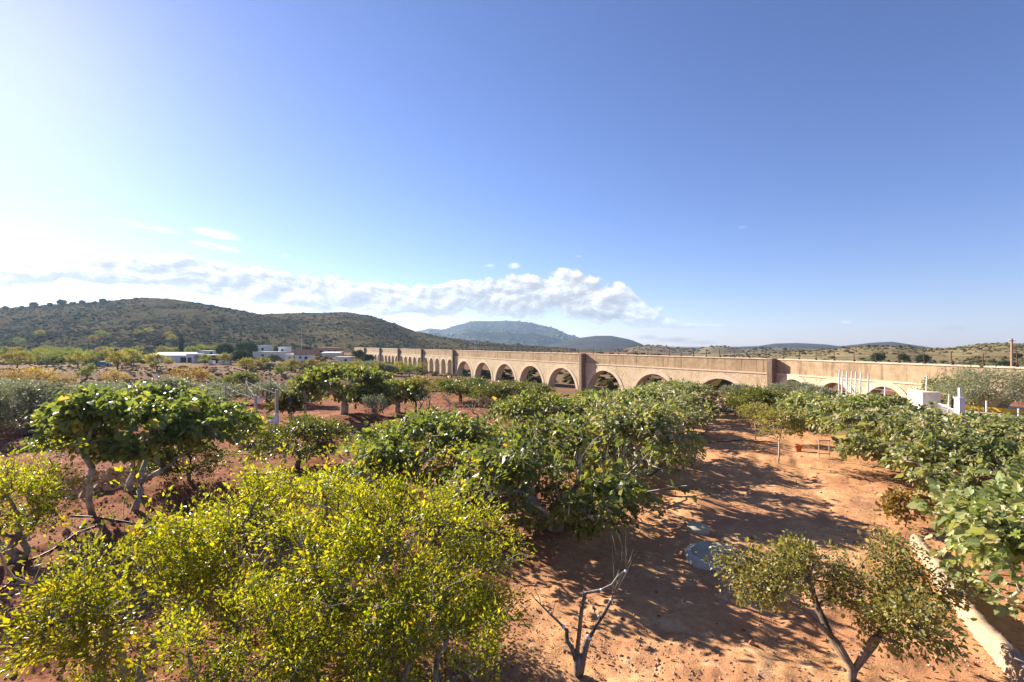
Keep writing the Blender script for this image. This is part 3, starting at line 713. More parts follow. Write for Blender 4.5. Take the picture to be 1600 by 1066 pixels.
tg = np.vstack([crown_points(rng, 120, rel_to([px3(1190, 900, 7.5)], org)[0], (.75, .7, .38), 8, .2), crown_points(rng, 130, rel_to([px3(1270, 890, 7.9)], org)[0], (.75, .7, .45), 8, .2),
                crown_points(rng, 120, rel_to([px3(1420, 975, 6.8)], org)[0], (.7, .7, .42), 8, .2), crown_points(rng, 110, rel_to([px3(1430, 920, 7.8)], org)[0], (.85, .6, .4), 8, .2), crown_points(rng, 60, rel_to([px3(1350, 925, 7.8)], org)[0], (.6, .5, .4), 6, .2), crown_points(rng, 50, rel_to([px3(1390, 860, 8.2)], org)[0], (.8, .5, .35), 6, .2)])
f = make_tree('apricot_tree', org, 81, t2, tg, 'brown_bark', 'apricot_leaf', 'oval', .052, 18, .075, .052, .2, .9, 1.2, .02, .3, .004, .45, .25, .15, plen=.35)
tag(f, 'small open fruit tree with curling leaves, lower right of the path', 'fruit tree')

# --- pollarded bare tree with painted cuts
root = empty('pruned_tree', (1.02, 7.3, gz(1.02, 7.3))); o3 = np.array(root.location)
tag(root, 'bare hard-pruned tree with white-painted cuts in the foreground', 'tree')
Yp = 7.3
mb = MB()
mb.tube(np.vstack([[(0, 0, -.2)], rel_to(limb([(903, 1066, Yp), (903, 1045, Yp), (902, 1020, Yp)]), o3)]), [k * .72 for k in (.10, .095, .09, .085)], 9)
mb.tube(rel_to(limb([(906, 1050, Yp), (912, 1020, Yp), (918, 998, Yp), (920, 994, Yp)]), o3), [k * .72 for k in (.08, .07, .062, .058)], 8)
mb.tube(rel_to(limb([(900, 1030, Yp), (894, 1012, Yp), (886, 1000, Yp + .1), (885, 982, Yp + .1)]), o3), [k * .72 for k in (.06, .05, .045, .045)], 8)
mb.tube(rel_to(limb([(885, 984, Yp + .1), (872, 970, Yp + .1), (858, 957, Yp + .15), (845, 944, Yp + .2)]), o3), [k * .72 for k in (.03, .026, .022, .012)], 6)
mb.tube(rel_to(limb([(901, 1020, Yp), (905, 985, Yp - .1), (908, 955, Yp - .15), (914, 925, Yp - .2)]), o3), [k * .72 for k in (.055, .045, .042, .042)], 8)
mb.tube(rel_to(limb([(914, 926, Yp - .2), (940, 921, Yp - .25), (956, 913, Yp - .25), (966, 899, Yp - .2), (977, 892, Yp - .2)]), o3), [k * .72 for k in (.03, .03, .028, .026, .024)], 7)
mb.tube(rel_to(limb([(919, 998, Yp), (932, 975, Yp), (944, 957, Yp), (956, 934, Yp)]), o3), [k * .72 for k in (.042, .038, .036, .032)], 7)
rng = np.random.default_rng(5)
def twig(px, y, Y, dx, dy, n=1, r=.007):
    for k in range(n):
        a = rng.normal(0, .25); ex, ey = dx * math.cos(a) - dy * math.sin(a), dx * math.sin(a) + dy * math.cos(a)
        mb.tube(rel_to(limb([(px, y, Y), (px + ex * .5 + rng.normal(0, 2), y + ey * .5, Y + .05), (px + ex, y + ey, Y + rng.normal(0, .15))]), o3), [r, r * .7, .003], 4)
twig(845, 944, Yp + .2, -12, -22, 3); twig(862, 960, Yp + .15, -4, -25, 2); twig(977, 892, Yp - .2, 8, -36, 4); twig(980, 885, Yp - .2, 2, -60, 2); twig(956, 934, Yp, 22, -40, 3); twig(960, 930, Yp, 34, -70, 2); twig(930, 960, Yp, -2, -30, 2); twig(970, 880, Yp - .2, -10, -45, 2)
mb.build('trunk', M['grey_bark'], root, smooth=True)
for (px, y, Y, r) in [(919, 995, Yp, .062), (880, 978, Yp + .1, .045), (858, 957, Yp + .15, .028), (939, 921, Yp - .25, .033), (977, 892, Yp - .2, .034), (906, 962, Yp - .12, .046), (955, 936, Yp, .036), (935, 962, Yp, .03)]:
    c = MB(); r *= .74; p = rel_to(limb([(px, y, Y)]), o3)[0]; c.lathe([(.001, r * .9), (r * .8, r * .6), (r * 1.02, 0), (r * .8, -r * .6), (.001, -r * .9)], p, 8); c.build('painted_cut', M['wound'], root, smooth=True)

# --- smaller orchard trees
def round_tree(name, seed, R, H, zb, n, per, leaf, tpl='oval', lsize=.09, bark='brown_bark', base_r=.1, spread=.1, lobes=16, shell=.75, trunk_h=None, wob=.05, **kw):
    rng = np.random.default_rng(seed)
    tg = crown_points(rng, n, (0, 0, (H + zb) / 2), (R, R, (H - zb) / 2), lobes, .17, zb * .85, shell, .3)
    a = rng.uniform(0, 6.28)
    top = trunk_h or zb + .25 * (H - zb)
    tr = [trunk_line(rng, (0, 0, 0), (.1 * math.cos(a), .1 * math.sin(a), top), 5, wob)]
    return make_tree(name, (0, 0, 0), seed, tr, tg, bark, leaf, tpl, lsize, per, spread, base_r, .1, .8, 1.2, .03, .4, .006, **kw)
x, y = at(455, 738); c1 = round_tree('citrus_tree', 91, 2.5, 2.05, .35, 520, 14, 'citrus_leaf'); place(c1, x, y + .6, 0, (1.05, .8, 1), 'low spreading dull-green bush tree in front of the vine trellis', 'tree')
f = copy_thing(c1, (0, 0, 0)); place(f, x - 2.5, y - 2.2, 2, .62, 'small dark bush between the left fig and the pomegranates', 'bush')
x, y = at(538, 657); f = fig_tree(92, 3.4, 3.3, .9, 520, 13, 'fig_leaf', .16, [trunk_line(rng0, (0, 0, 0), (.1, 0, 1.3), 5, .04)], .26, (3.5, 2.8)); place(f, x, y, 0, 1, 'round dark fig on a thick single trunk beyond the trellis', 'fig tree')
f = copy_thing(f, (0, 0, 0)); place(f, x + 2.9, y + 2.5, 2.4, .72, 'smaller dark fig touching the thick-trunked fig', 'fig tree')
x, y = at(586, 671); sap = round_tree('young_tree', 93, .75, 2.05, .75, 130, 16, 'grey_leaf', 'oval', .07, 'brown_bark', .035, .07); place(sap, x, y, 0, 1, 'young grey-green tree standing by the thick-trunked fig', 'young tree')
x, y = at(599, 698); sap2 = round_tree('young_tree', 94, .75, 1.3, .4, 90, 14, 'apricot_leaf', 'oval', .07, 'brown_bark', .03, .07); place(sap2, x, y, 0, 1, 'small pale-leaved sapling in front of the young grey-green tree', 'young tree')
x, y = at(640, 655, 0); f = round_tree('fruit_tree', 95, 1.7, 2.6, 1.0, 190, 12, 'apricot_leaf', 'oval', .09, 'dark_bark', .07, .09); place(f, x, y + 2, 0, 1, 'yellowing little fruit tree left of the leafless tree', 'fruit tree')
x, y = at(676, 672)
rng = np.random.default_rng(96); tg = crown_points(rng, 150, (0, 0, 1.55), (2.1, 1.7, .95), 16, .2, .6, .5, .3)
f = make_tree('bare_tree', (0, 0, 0), 96, [trunk_line(rng, (0, 0, 0), (-.2, 0, .8), 4, .05), trunk_line(rng, (0, 0, 0), (.5, .1, .75), 4, .05)], tg, 'pome_bark', 'apricot_leaf', 'oval', .07, 1, .05, .085, step=.35, wander=.16, tip_r=.012)
place(f, x, y, 0, 1, 'nearly leafless grey-branched tree beyond the figs', 'tree')
f = copy_thing(f, (0, 0, 0)); place(f, x + 2.9, y + 1.5, 2.6, .8, 'second leafless tree, right of the grey-branched one', 'tree')
cit = round_tree('carob_tree', 97, 2.9, 2.75, .7, 520, 15, 'citrus_leaf', 'oval', .12, 'dark_bark', .15, .13)
x, y = at(792, 641); place(cit, x, y, 0, (1, 1, .8), 'dark round tree with forking black trunk before the aqueduct', 'tree')
f = copy_thing(cit, (0, 0, 0)); place(f, -4.4, 41.5, 2, (1, 1, .8), 'dark round tree left of the one with forking black trunk', 'tree')
f = copy_thing(cit, (0, 0, 0)); place(f, 1.6, 43, 4, (.8, .8, .6), 'dark round tree half hidden behind the fig row', 'tree')
lem = round_tree('lemon_tree', 98, 2.5, 2.5, .4, 480, 15, 'citrus_leaf', 'oval', .11, 'dark_bark', .1, .12, rnd_mu=.6)
x, y = at(1190, 660); place(lem, x, y + 1, 0, (1, 1, .86), 'rounded green citrus tree at the far right end of the path', 'citrus tree')
x, y = at(1215, 722); st = round_tree('young_tree', 99, 1.15, 2.3, 1.05, 200, 13, 'apricot_leaf', 'oval', .075, 'post_wood', .035, .08, trunk_h=1.3, rnd_mu=.4, wob=.015); place(st, x, y, 0, 1, 'young staked tree with a thin pale trunk beside the path', 'young tree')
x2, y2 = at(1201, 707); f = copy_thing(st, (0, 0, 0)); place(f, x2 + .9, y2 + 3.0, 2.0, .85, 'young tree behind the staked one, by the terracotta pot', 'young tree')
x, y = atY(1415, 12.6); f = round_tree('autumn_shrub', 100, .75, 1.35, .25, 110, 10, 'orange_leaf', 'broad', .11, 'brown_bark', .025, .09); place(f, x + .3, y + .4, 0, .75, 'small orange-leaved shrub under the large spreading fig', 'shrub')

# olives
ORD = ['first', 'second', 'third', 'fourth', 'fifth', 'sixth', 'seventh', 'eighth', 'ninth', 'tenth']
oli = round_tree('olive_tree', 110, 2.6, 3.0, .3, 620, 18, 'grey_leaf', 'lance', .15, 'brown_bark', .16, .14)
oli2 = round_tree('olive_tree', 111, 2.3, 2.7, .3, 560, 18, 'grey_leaf', 'lance', .15, 'brown_bark', .16, .14)
olives = [(-26.5, 26.5, 1.0, 0), (-22.6, 27.5, .95, 1), (-30.5, 29.5, 1.05, 1), (-26.5, 33.5, 1.0, 0), (-31, 36, 1.0, 1), (-21.5, 34, .9, 1), (-36, 34, 1.1, 0), (-24.5, 40, 1, 1), (-20.4, 40.5, .95, 0), (-16.6, 38.5, .9, 1), (-30, 42, 1.1, 0), (-36, 42, 1, 1), (-42, 40, 1.1, 0)]
for i, (x, y, s, k) in enumerate(olives):
    f = [oli, oli2][k] if i < 2 else copy_thing([oli, oli2][k], (0, 0, 0))
    row = 0 if y < 31 else (1 if y < 37 else 2)
    mates = sorted(q for q in (a / b for a, b, _, _ in olives if (0 if b < 31 else (1 if b < 37 else 2)) == row))
    lb = '%s silvery olive from the left in the %s row behind the left fig' % (ORD[mates.index(x / y)], ['nearest', 'middle', 'back'][row])
    place(f, x, y, i * 1.7, (s, s, s * [.92, .72, .62][row]), lb, 'olive tree', 'olives behind the left fig')
for i, (px, Y, s, lb) in enumerate([(1075, 43.5, (.7, .7, .5), 'pale olive behind the last fig of the row'), (1155, 44.5, (.8, .8, .48), 'pale olive behind the citrus, under the damaged arch'), (1240, 42, (.9, .9, .55), 'olive below the dark buttress, right of the citrus'), (1275, 38.5, (.8, .8, .6), 'olive between the buttress and the white fence posts')]):
    f = copy_thing([oli, oli2][i % 2], (0, 0, 0)); x, y = atY(px, Y); place(f, x, y, i * 2.0, s, lb, 'olive tree')

# ------------------------------------------------------------------ aqueduct
AQ_TOP, AQ_LEDGE = 3.32, 1.6
A0 = np.array([29.8, 54.2]); d1 = unit(np.array([-(CX - 330) / FPX, 1.0])); d2 = -unit(np.array([(538 - CX) / FPX, 1.0]))
aq = empty('aqueduct', (A0[0], A0[1], 0)); tag(aq, 'long stone aqueduct on arches crossing the valley', 'aqueduct')
TH = 1.5
def aq_frame(d):
    n = np.array([d[1], -d[0]]);
    if n @ (-A0) < 0: n = -n                    # normal towards the orchard side
    return n
def aq_xf(d, P):
    """(s, depth towards orchard, z) -> local coordinates of the aqueduct"""
    n = aq_frame(d); P = np.asarray(P, float)
    return np.stack([P[:, 0] * d[0] + P[:, 1] * n[0], P[:, 0] * d[1] + P[:, 1] * n[1], P[:, 2]], -1)
def base_at(d, s):
    p = A0 + d * s; return surf_z(p[0], p[1]) - .6
def span(d, s0, s1, sc, r, spring, zt=AQ_LEDGE):
    """wall from s0 to s1 with one arched opening centred on sc"""
    zb = min(base_at(d, s0), base_at(d, s1)); K = 18
    th = np.linspace(math.pi, 0, K + 1); arc = [(sc + r * math.cos(a), spring + r * math.sin(a)) for a in th]
    if spring < zb + .3:
        arc = [(a, b) for a, b in arc]
    lo = [(s0, zb), (sc - r, zb)] + arc + [(sc + r, zb), (s1, zb)]
    lo = [(s0, zb), (sc - r, zb)] + [q for q in arc] + [(sc + r, zb), (s1, zb)]
    up = [(a, zt) for a, _ in lo]
    m = len(lo); V = []
    for dep in (TH / 2, -TH / 2):
        V += [(a, dep, min(b, zt)) for a, b in lo] + [(a, dep, b) for a, b in up]
    q = []
    for i in range(m - 1):
        q.append((i, i + 1, m + i + 1, m + i)); k = 2 * m
        q.append((k + i + 1, k + i, k + m + i, k + m + i + 1))
        q.append((i, k + i, k + i + 1, i + 1))
    mb = MB(); mb.add(aq_xf(d, V), q); mb.build('arch_span', M['stone'], aq)
    # ring of dressed stone round the opening, slightly proud
    K2 = 24; th = np.linspace(math.pi, 0, K2 + 1); w = min(.55, .3 * r); V = []; q = []
    for a in th:
        for rr in (r - .01, r + w):
            for dep in (TH / 2 - .05, TH / 2 + .06):
                V.append((sc + rr * math.cos(a), dep, spring + rr * math.sin(a)))
    for i in range(K2):
        a = i * 4; b = a + 4
        q += [(a + 1, b + 1, b + 3, a + 3), (a, a + 1, b + 1, b)[::-1], (a + 2, b + 2, b + 3, a + 3)[::-1]]
    mb = MB(); mb.add(aq_xf(d, V), q); mb.build('arch_ring', M['ring'], aq)
def solid(d, s0, s1):
    zb = min(base_at(d, s0), base_at(d, s1)); mb = MB()
    V = [(a, b, z) for z in (zb, AQ_LEDGE) for a, b in ((s0, -TH / 2), (s1, -TH / 2), (s1, TH / 2), (s0, TH / 2))]
    mb.add(aq_xf(d, V), [(4, 5, 6, 7), (0, 1, 5, 4), (1, 2, 6, 5), (2, 3, 7, 6), (3, 0, 4, 7)]); mb.build('pier', M['stone'], aq)
def sbox(d, s0, s1, b0, b1, z0, z1, name, mat):
    V = [(a, b, z) for z in (z0, z1) for a, b in ((s0, b0), (s1, b0), (s1, b1), (s0, b1))]
    mb = MB(); mb.add(aq_xf(d, V), [(3, 2, 1, 0), (4, 5, 6, 7), (0, 1, 5, 4), (1, 2, 6, 5), (2, 3, 7, 6), (3, 0, 4, 7)]); return mb.build(name, M[mat], aq)
def bay(d, s0, s1, centres, r, spring):
    edges = [s0] + [(a + b) / 2 for a, b in zip(centres[:-1], centres[1:])] + [s1]
    for c, a, b in zip(centres, edges[:-1], edges[1:]): span(d, a, b, c, r, spring)
    sbox(d, s0, s1, -TH / 2 + .12, TH / 2 - .10, AQ_LEDGE + .1, AQ_TOP - .1, 'channel_wall', 'render')
    sbox(d, s0, s1, -TH / 2 - .05, TH / 2 + .07, AQ_LEDGE - .03, AQ_LEDGE + .12, 'ledge', 'ring')
    sbox(d, s0, s1, -TH / 2 + .03, TH / 2 - .03, AQ_TOP - .1, AQ_TOP, 'coping', 'ring')
bay(d1, .3, 31.9, [6.7, 17.2, 27.4], 4.0, -3.3)
bay(d1, 32.5, 83.1, [38.4, 48.2, 58.0, 67.8, 77.6], 4.1, -3.45)
pil = [83.4, 105.3, 126.4, 147.0, 168.0]
for a, b in zip(pil[:-1], pil[1:]):
    w = (b - a - 1) / 5; bay(d1, a + .3, b - .3, [a + .5 + w * (k + .5) for k in range(5)], 1.5, -.6)
bay(d1, 168.3, 186, [170.7, 175, 179.3, 183.6], 1.5, -.6)
bay(d2, .3, 36.0, [2.6, 7.2, 11.8, 16.4, 21.0, 25.6, 30.2, 34.0], 1.6, -.40)
for s in [0, 32.2] + pil:
    zb = base_at(d1, s); sbox(d1, s - .28, s + .28, -TH / 2 - .3, TH / 2 + (.9 if s < 40 else .6), zb, AQ_TOP + .03, 'buttress', 'buttress')
pm_ = MB(); pm_.tube([(0, 0, 0), (.02, 0, .55), (0, 0, 1.05)], [.04, .035, .03], 5); pm_.box((0, 0, .06), (.16, .16, .16)); pmesh = pm_.mesh('railing_post'); pmesh.materials.append(M['rust'])
rng = np.random.default_rng(9)
wp = {0: [], 1: []}
for k, (d, s_end) in enumerate(((d1, 120), (d2, 30))):
    s = 1.1
    while s < s_end:
        p = aq_xf(d, [(s, TH / 2 - .35, AQ_TOP)])[0]
        if abs(s - 32.2) > .9 and abs(s - 83.4) > .9 and abs(s - 105.3) > .9:
            o = link('railing_post', pmesh, None, aq, p); o.rotation_euler = (rng.normal(0, .04), rng.normal(0, .04), rng.uniform(0, 3)); o.scale = (1, 1, rng.uniform(.85, 1.1))
        wp[k].append(p); s += 1.95
for k in (0, 1):
    for hz in (.35, .68, .98):
        w = MB(); w.tube([q + np.array([0, 0, hz]) for q in wp[k]], .008, 3, False); w.build('railing_wire', M['rust'], aq)

# ------------------------------------------------------------------ orchard furniture
# vine trellis beyond the low bush
vt = empty('vine_trellis', (*at(430, 668), 0)); vo = np.array(vt.location); tag(vt, 'grapevine trellis of grey posts and wires left of the thick-trunked fig', 'trellis')
def post(parent, p, h, r, mat, name='post', lean=(0, 0), n=7):
    mb = MB(); mb.tube([(0, 0, -.25), (lean[0] * .5, lean[1] * .5, h * .5), (lean[0], lean[1], h)], [r * 1.1, r, r * .92], n); return mb.build(name, mat, parent, p)
tp = []
for (px, yb, h, r) in [(400, 672, 2.0, .09), (433, 672, 2.25, .10), (456, 668, 1.75, .09), (477, 662, 1.9, .10), (352, 650, 2.3, .06), (384, 640, 2.4, .06), (423, 632, 2.4, .06), (454, 628, 2.4, .06)]:
    x, y = at(px, yb); p = (x - vo[0], y - vo[1], gz(x, y)); post(vt, p, h, r, M['post_wood'], lean=(rng.normal(0, .06), 0)); tp.append(np.array(p) + np.array([0, 0, h * .9]))
w = MB()
for a, b in [(0, 1), (1, 2), (2, 3), (0, 4), (4, 5), (5, 6), (6, 7), (7, 3), (1, 5), (2, 6), (0, 5)]: w.tube([tp[a], (tp[a] + tp[b]) / 2 - np.array([0, 0, .08]), tp[b]], .010, 4, False)
w.build('wire', M['wire'], vt)
vine = round_tree('grapevine', 120, .95, 1.9, .6, 110, 12, 'vine_leaf', 'broad', .14, 'dark_bark', .03, .1)
x, y = at(442, 668); place(vine, x + .2, y + .4, 0, 1, 'dark grapevine hanging on the trellis posts', 'vine')
vy = round_tree('grapevine', 121, .9, 1.7, .2, 110, 11, 'yellow_leaf', 'broad', .15, 'dark_bark', .03, .1)
x, y = at(383, 690); place(vy, x, y + .4, 0, (1, 1, .9), 'yellow-leaved vine at the near end of the trellis', 'vine')
for k, (px, yb, s, lb) in enumerate([(425, 672, 1.0, 'white sack leaning on the trellis post'), (405, 655, .5, 'small white bag hanging at the left trellis post')]):
    mb = MB(); mb.lathe([(.02, 1.05), (.14, .95), (.26, .6), (.30, .25), (.22, 0), (.01, -.02)], (0, 0, 0), 12); x, y = at(px, yb)
    o = mb.build('sack', M['sack'], None, (x, y, gz(x, y) + (.0 if k == 0 else 1.0)), True); o.scale = (s, s * .6, s); o.rotation_euler = (.1, .35 if k == 0 else 0, 0); tag(o, lb, 'sack')

# end-of-orchard wire fence
fe = empty('wire_fence', (*atY(640, 50), 0)); fo = np.array(fe.location); tag(fe, 'thin wire fence along the far orchard edge, left of the dark round trees', 'fence')
pp = []
for px in (480, 520, 552, 585, 615, 645, 668, 700, 735):
    x, y = atY(px, 50 - (px - 600) * .02); p = np.array((x - fo[0], y - fo[1], gz(x, y))); post(fe, p, 2.1, .035, M['wire'], n=5); pp.append(p)
w = MB()
for hz in (.4, 1.0, 1.6, 2.05): w.tube([q + np.array([0, 0, hz]) for q in pp], .012, 3, False)
w.tube([pp[5] + np.array([0, 0, 2.0]), pp[7] + np.array([0, 0, .3])], .03, 4); w.build('wire', M['wire'], fe)

# low wall right of the path
wl = MB(); wpts = [(7.0, 6.2), (7.6, 7.4), (8.4, 9.0), (9.4, 10.8), (10.1, 12.1)]
P = np.array(wpts); T = unit(np.gradient(P, axis=0)); N = np.stack([T[:, 1], -T[:, 0]], -1); rng = np.random.default_rng(77)
fine = np.linspace(0, len(P) - 1, 60); Px = np.stack([np.interp(fine, np.arange(len(P)), P[:, k]) for k in (0, 1)], -1); Nx = np.stack([np.interp(fine, np.arange(len(P)), N[:, k]) for k in (0, 1)], -1)
prof = [(-.22, -.1), (-.11, .06), (-.095, .25), (-.06, .29), (.06, .29), (.095, .24), (.11, .06), (.22, -.1)]
V = []
for i in range(60):
    g = gz(*Px[i])
    for a, b in prof:
        jx = rng.normal(0, .02); V.append((*(Px[i] + Nx[i] * (a + jx)), g + b + (rng.normal(0, .015) if b > 0 else 0)))
k = len(prof); q = [(i * k + j, i * k + j + 1, (i + 1) * k + j + 1, (i + 1) * k + j) for i in range(59) for j in range(k - 1)]
wl.add(V, q); o = wl.build('low_wall', M['concrete'], smooth=True); tag(o, 'low pale concrete wall edging the right side of the path', 'wall')

# fibreglass tank with two round lids
x, y = at(1106, 870); tk = empty('tank_cover', (x + .15, y, gz(x, y) + .07)); tag(tk, 'grey-green buried tank top with pale rim beside the small fruit tree', 'tank cover')
mb = MB(); mb.lathe([(.66, -.2), (.66, .02), (.63, .05), (.57, .07), (.53, .05)], n=32); mb.build('rim', M['lid_rim'], tk, smooth=True)
mb = MB(); mb.lathe([(.55, .04), (.50, .11), (.42, .16), (.37, .17), (.35, .14), (.17, .145), (.001, .15)], n=32); mb.build('lid', M['green_lid'], tk, smooth=True)
x, y = at(1090, 830); mb = MB(); mb.lathe([(.30, -.1), (.30, .05), (.28, .08), (.17, .10), (.001, .11)], n=28); o = mb.build('manhole_lid', M['green_lid'], None, (x, y, gz(x, y) + .06), True); tag(o, 'small round grey-green lid behind the buried tank top', 'lid')

# hoses
def hose(pts, label, r=.022, mat='hose'):
    P = np.array([at(*p) for p in pts]); d = np.r_[0, np.cumsum(np.linalg.norm(np.diff(P, axis=0), axis=1))]; s = np.arange(0, d[-1], .25)
    X = np.interp(s, d, P[:, 0]) + .04 * np.sin(s * 1.3); Y = np.interp(s, d, P[:, 1]); Z = ground_z(X, Y) + r * .9
    mb = MB(); mb.tube(np.stack([X, Y, Z], -1), r, 6); o = mb.build('irrigation_hose', M[mat], None, smooth=True); tag(o, label, 'hose')
hose([(1090, 828), (1065, 812), (1040, 797), (1020, 783), (1000, 766)], 'black irrigation hose running up to the small round lid', .018)
hose([(1015, 740), (1040, 722), (1062, 703), (1090, 695), (1118, 692)], 'black hose curving along the left of the path', .02)
hose([(1118, 692), (1150, 690), (1190, 690), (1225, 692)], 'black hose lying straight across the path', .02)
hose([(1096, 680), (1104, 672), (1101, 664), (1086, 658), (1078, 654)], 'black hose loop at the far end of the path', .02)
hose([(0, 920), (50, 868), (110, 842), (150, 825), (172, 815)], 'black drip hose below the left fig, running to the picture edge', .02)
hose([(112, 812), (150, 815), (190, 818), (240, 820), (320, 826)], 'black drip hose lying across the soil in front of the left fig', .02)

# terracotta pot, hurdle, pallets, rubble
x, y = at(1247, 705); mb = MB(); mb.lathe([(.10, 0), (.15, .28), (.18, .28), (.18, .34), (.15, .34), (.13, .26), (.001, .25)], n=18); o = mb.build('plant_pot', M['terracotta'], None, (x, y, gz(x, y)), True); tag(o, 'terracotta plant pot beside the staked young tree', 'pot')
x, y = at(1287, 718); fr = empty('garden_hurdle', (x, y, gz(x, y))); tag(fr, 'small pale wooden hurdle standing at the edge of the right figs', 'hurdle')
for dx, h in ((-.22, .75), (.22, .75)): post(fr, (dx, 0, 0), h, .022, M['post_wood'], n=5)
mb = MB(); mb.box((0, 0, .72), (.5, .035, .04)); mb.box((0, 0, .15), (.5, .035, .04)); mb.build('crossbar', M['post_wood'], fr)
x, y = at(1172, 662); fr = empty('garden_chair', (x, y, gz(x, y))); tag(fr, 'reddish wooden folding chair by the citrus tree', 'chair')
for s in (-.2, .2):
    mb = MB(); mb.tube([(s, -.25, 0), (s, .15, .8)], .022, 5); mb.build('leg', M['terracotta'], fr); mb = MB(); mb.tube([(s, .25, 0), (s, -.2, .45)], .022, 5); mb.build('leg', M['terracotta'], fr)
mb = MB(); mb.box((0, -.03, .43), (.42, .40, .03)); mb.build('seat', M['terracotta'], fr); mb = MB(); mb.box((0, .14, .70), (.42, .03, .16)); mb.build('backrest', M['terracotta'], fr)
x, y = at(1118, 650); pr = empty('wooden_rack', (x, y, gz(x, y))); tag(pr, 'low dark slatted rack at the far end of the path', 'rack')
for k in range(9):
    mb = MB(); mb.box((-1.6 + k * .4, 0, .38), (.09, .9, .03)); mb.build('slat', M['wood'], pr)
for a in (-1.5, 0, 1.5):
    for b in (-.35, .35): mb = MB(); mb.box((a, b, .17), (.07, .07, .38)); mb.build('leg', M['wood'], pr)
mb = MB(); mb.box((0, -.35, .33), (3.3, .05, .06)); mb.box((0, .35, .33), (3.3, .05, .06)); mb.build('rail', M['wood'], pr)
def stones(name, label, centres, sizes, seed, mat, cat, kind='stuff', flat=.7):
    rng = np.random.default_rng(seed); n = len(centres)
    V0 = np.array([(1, 0, 0), (-1, 0, 0), (0, 1, 0), (0, -1, 0), (0, 0, 1), (0, 0, -1)], float); F0 = np.array([(0, 2, 4), (2, 1, 4), (1, 3, 4), (3, 0, 4), (2, 0, 5), (1, 2, 5), (3, 1, 5), (0, 3, 5)])
    a = rng.uniform(0, 6.28, n); c, s = np.cos(a), np.sin(a)
    V = V0[None] * (1 + rng.uniform(-.35, .35, (n, 6, 3))) * sizes[:, None, None] * np.array([1, 1, flat])
    V = np.stack([V[..., 0] * c[:, None] - V[..., 1] * s[:, None], V[..., 0] * s[:, None] + V[..., 1] * c[:, None], V[..., 2]], -1) + centres[:, None]
    F = (F0[None] + (np.arange(n) * 6)[:, None, None]).reshape(-1, 3)
    o = link(name, np_mesh(name, V.reshape(-1, 3), [F], rnd=np.repeat(rng.random(n), 6)), M[mat]); tag(o, label, cat, kind=kind); return o
rng = np.random.default_rng(15)
def heap(cx, cy, R, h, n, s, name, label, seed):
    r = R * np.sqrt(rng.random(n)); a = rng.uniform(0, 6.28, n); X = cx + r * np.cos(a); Y = cy + r * np.sin(a) * .8
    Z = ground_z(X, Y) + h * (1 - (r / R) ** 1.5) * rng.uniform(.3, 1, n); stones(name, label, np.stack([X, Y, Z], -1), s * rng.lognormal(0, .45, n), seed, 'stonegrit', 'heap')
x, y = at(1122, 636); heap(x, y, 2.6, .75, 900, .11, 'rubble', 'heap of pale rubble at the end of the path', 16)
x, y = at(155, 765); heap(x, y, 1.6, .5, 700, .07, 'rubble', 'mound of reddish clods behind the left fig trunks', 17)
# loose stones and clods on the near ground
n = 42000; Yv = rng.uniform(4.5 ** .5, 30 ** .5, n) ** 2; X = rng.uniform(-1.05, 1.05, n) * Yv
keep = fbm(X * .8, Yv * .8, 66, 3) + rng.uniform(-.4, .4, n) > -.05; X, Yv = X[keep], Yv[keep]
sz = .013 * rng.lognormal(0, .5, len(X)) * (1 + .6 * (1 - path_mask(X, Yv)))
stones('gravel', 'loose stones and clods strewn over the orchard soil', np.stack([X, Yv, ground_z(X, Yv) + sz * .25], -1), sz, 18, 'stonegrit', 'gravel')
n = 3600; Yv = rng.uniform(5 ** .5, 30 ** .5, n) ** 2; X = rng.uniform(-1.05, 1.05, n) * Yv
keep = (path_mask(X, Yv) < .6 * rng.random(n)) | (rng.random(n) < .06); X, Yv = X[keep], Yv[keep]; sz = .03 * rng.lognormal(0, .45, len(X))
stones('clods', 'crumbled red earth clods over the tilled soil', np.stack([X, Yv, ground_z(X, Yv) + sz * .2], -1), sz, 19, 'clod', 'clods')
# fallen leaves under the trees
cl = [(-1.7, 7.6, 2.3, 900), (-3.9, 8.2, 2.3, 900), (0.6, 13.4, 3, 700), (5, 7.2, 1.6, 350), (1, 7.3, 1.5, 350), (16, 17, 4, 600), (-11.6, 14.6, 3, 400), (9.4, 12.3, 1.2, 250)]
pos = np.vstack([np.stack([cx + rng.normal(0, R * .6, m), cy + rng.normal(0, R * .6, m), np.zeros(m)], -1) for cx, cy, R, m in cl]); pos[:, 2] = ground_z(pos[:, 0], pos[:, 1]) + .012
d = rng.normal(0, 1, pos.shape); d[:, 2] *= .15
o = link('fallen_leaves', leaves_mesh('fallen_leaves', pos, d, rng.uniform(.03, .09, len(pos)), 'oval', rng, rng.random(len(pos)), 4.0), M['litter']); tag(o, 'dry fallen leaves on the soil under the trees', 'leaves', kind='stuff')

# small weeds sprouting from the soil
rng = np.random.default_rng(191); nc = 260; Yc = rng.uniform(7 ** .5, 40 ** .5, nc) ** 2; Xc = rng.uniform(-.95, .9, nc) * Yc
ok = path_mask(Xc, Yc) < .25 + .2 * rng.random(nc); Xc, Yc = Xc[ok], Yc[ok]; m_ = 26
X = np.repeat(Xc, m_) + rng.normal(0, .13, len(Xc) * m_); Y = np.repeat(Yc, m_) + rng.normal(0, .13, len(Xc) * m_)
d = rng.normal(0, .7, (len(X), 3)); d[:, 2] = rng.uniform(.3, 1.2, len(X))
o = link('weeds', leaves_mesh('weeds', np.stack([X, Y, ground_z(X, Y)], -1), d, rng.uniform(.05, .14, len(X)), 'lance', rng, rng.random(len(X)), .5), M['almond_green']); tag(o, 'small green weeds sprouting between the trees', 'weeds', kind='stuff')

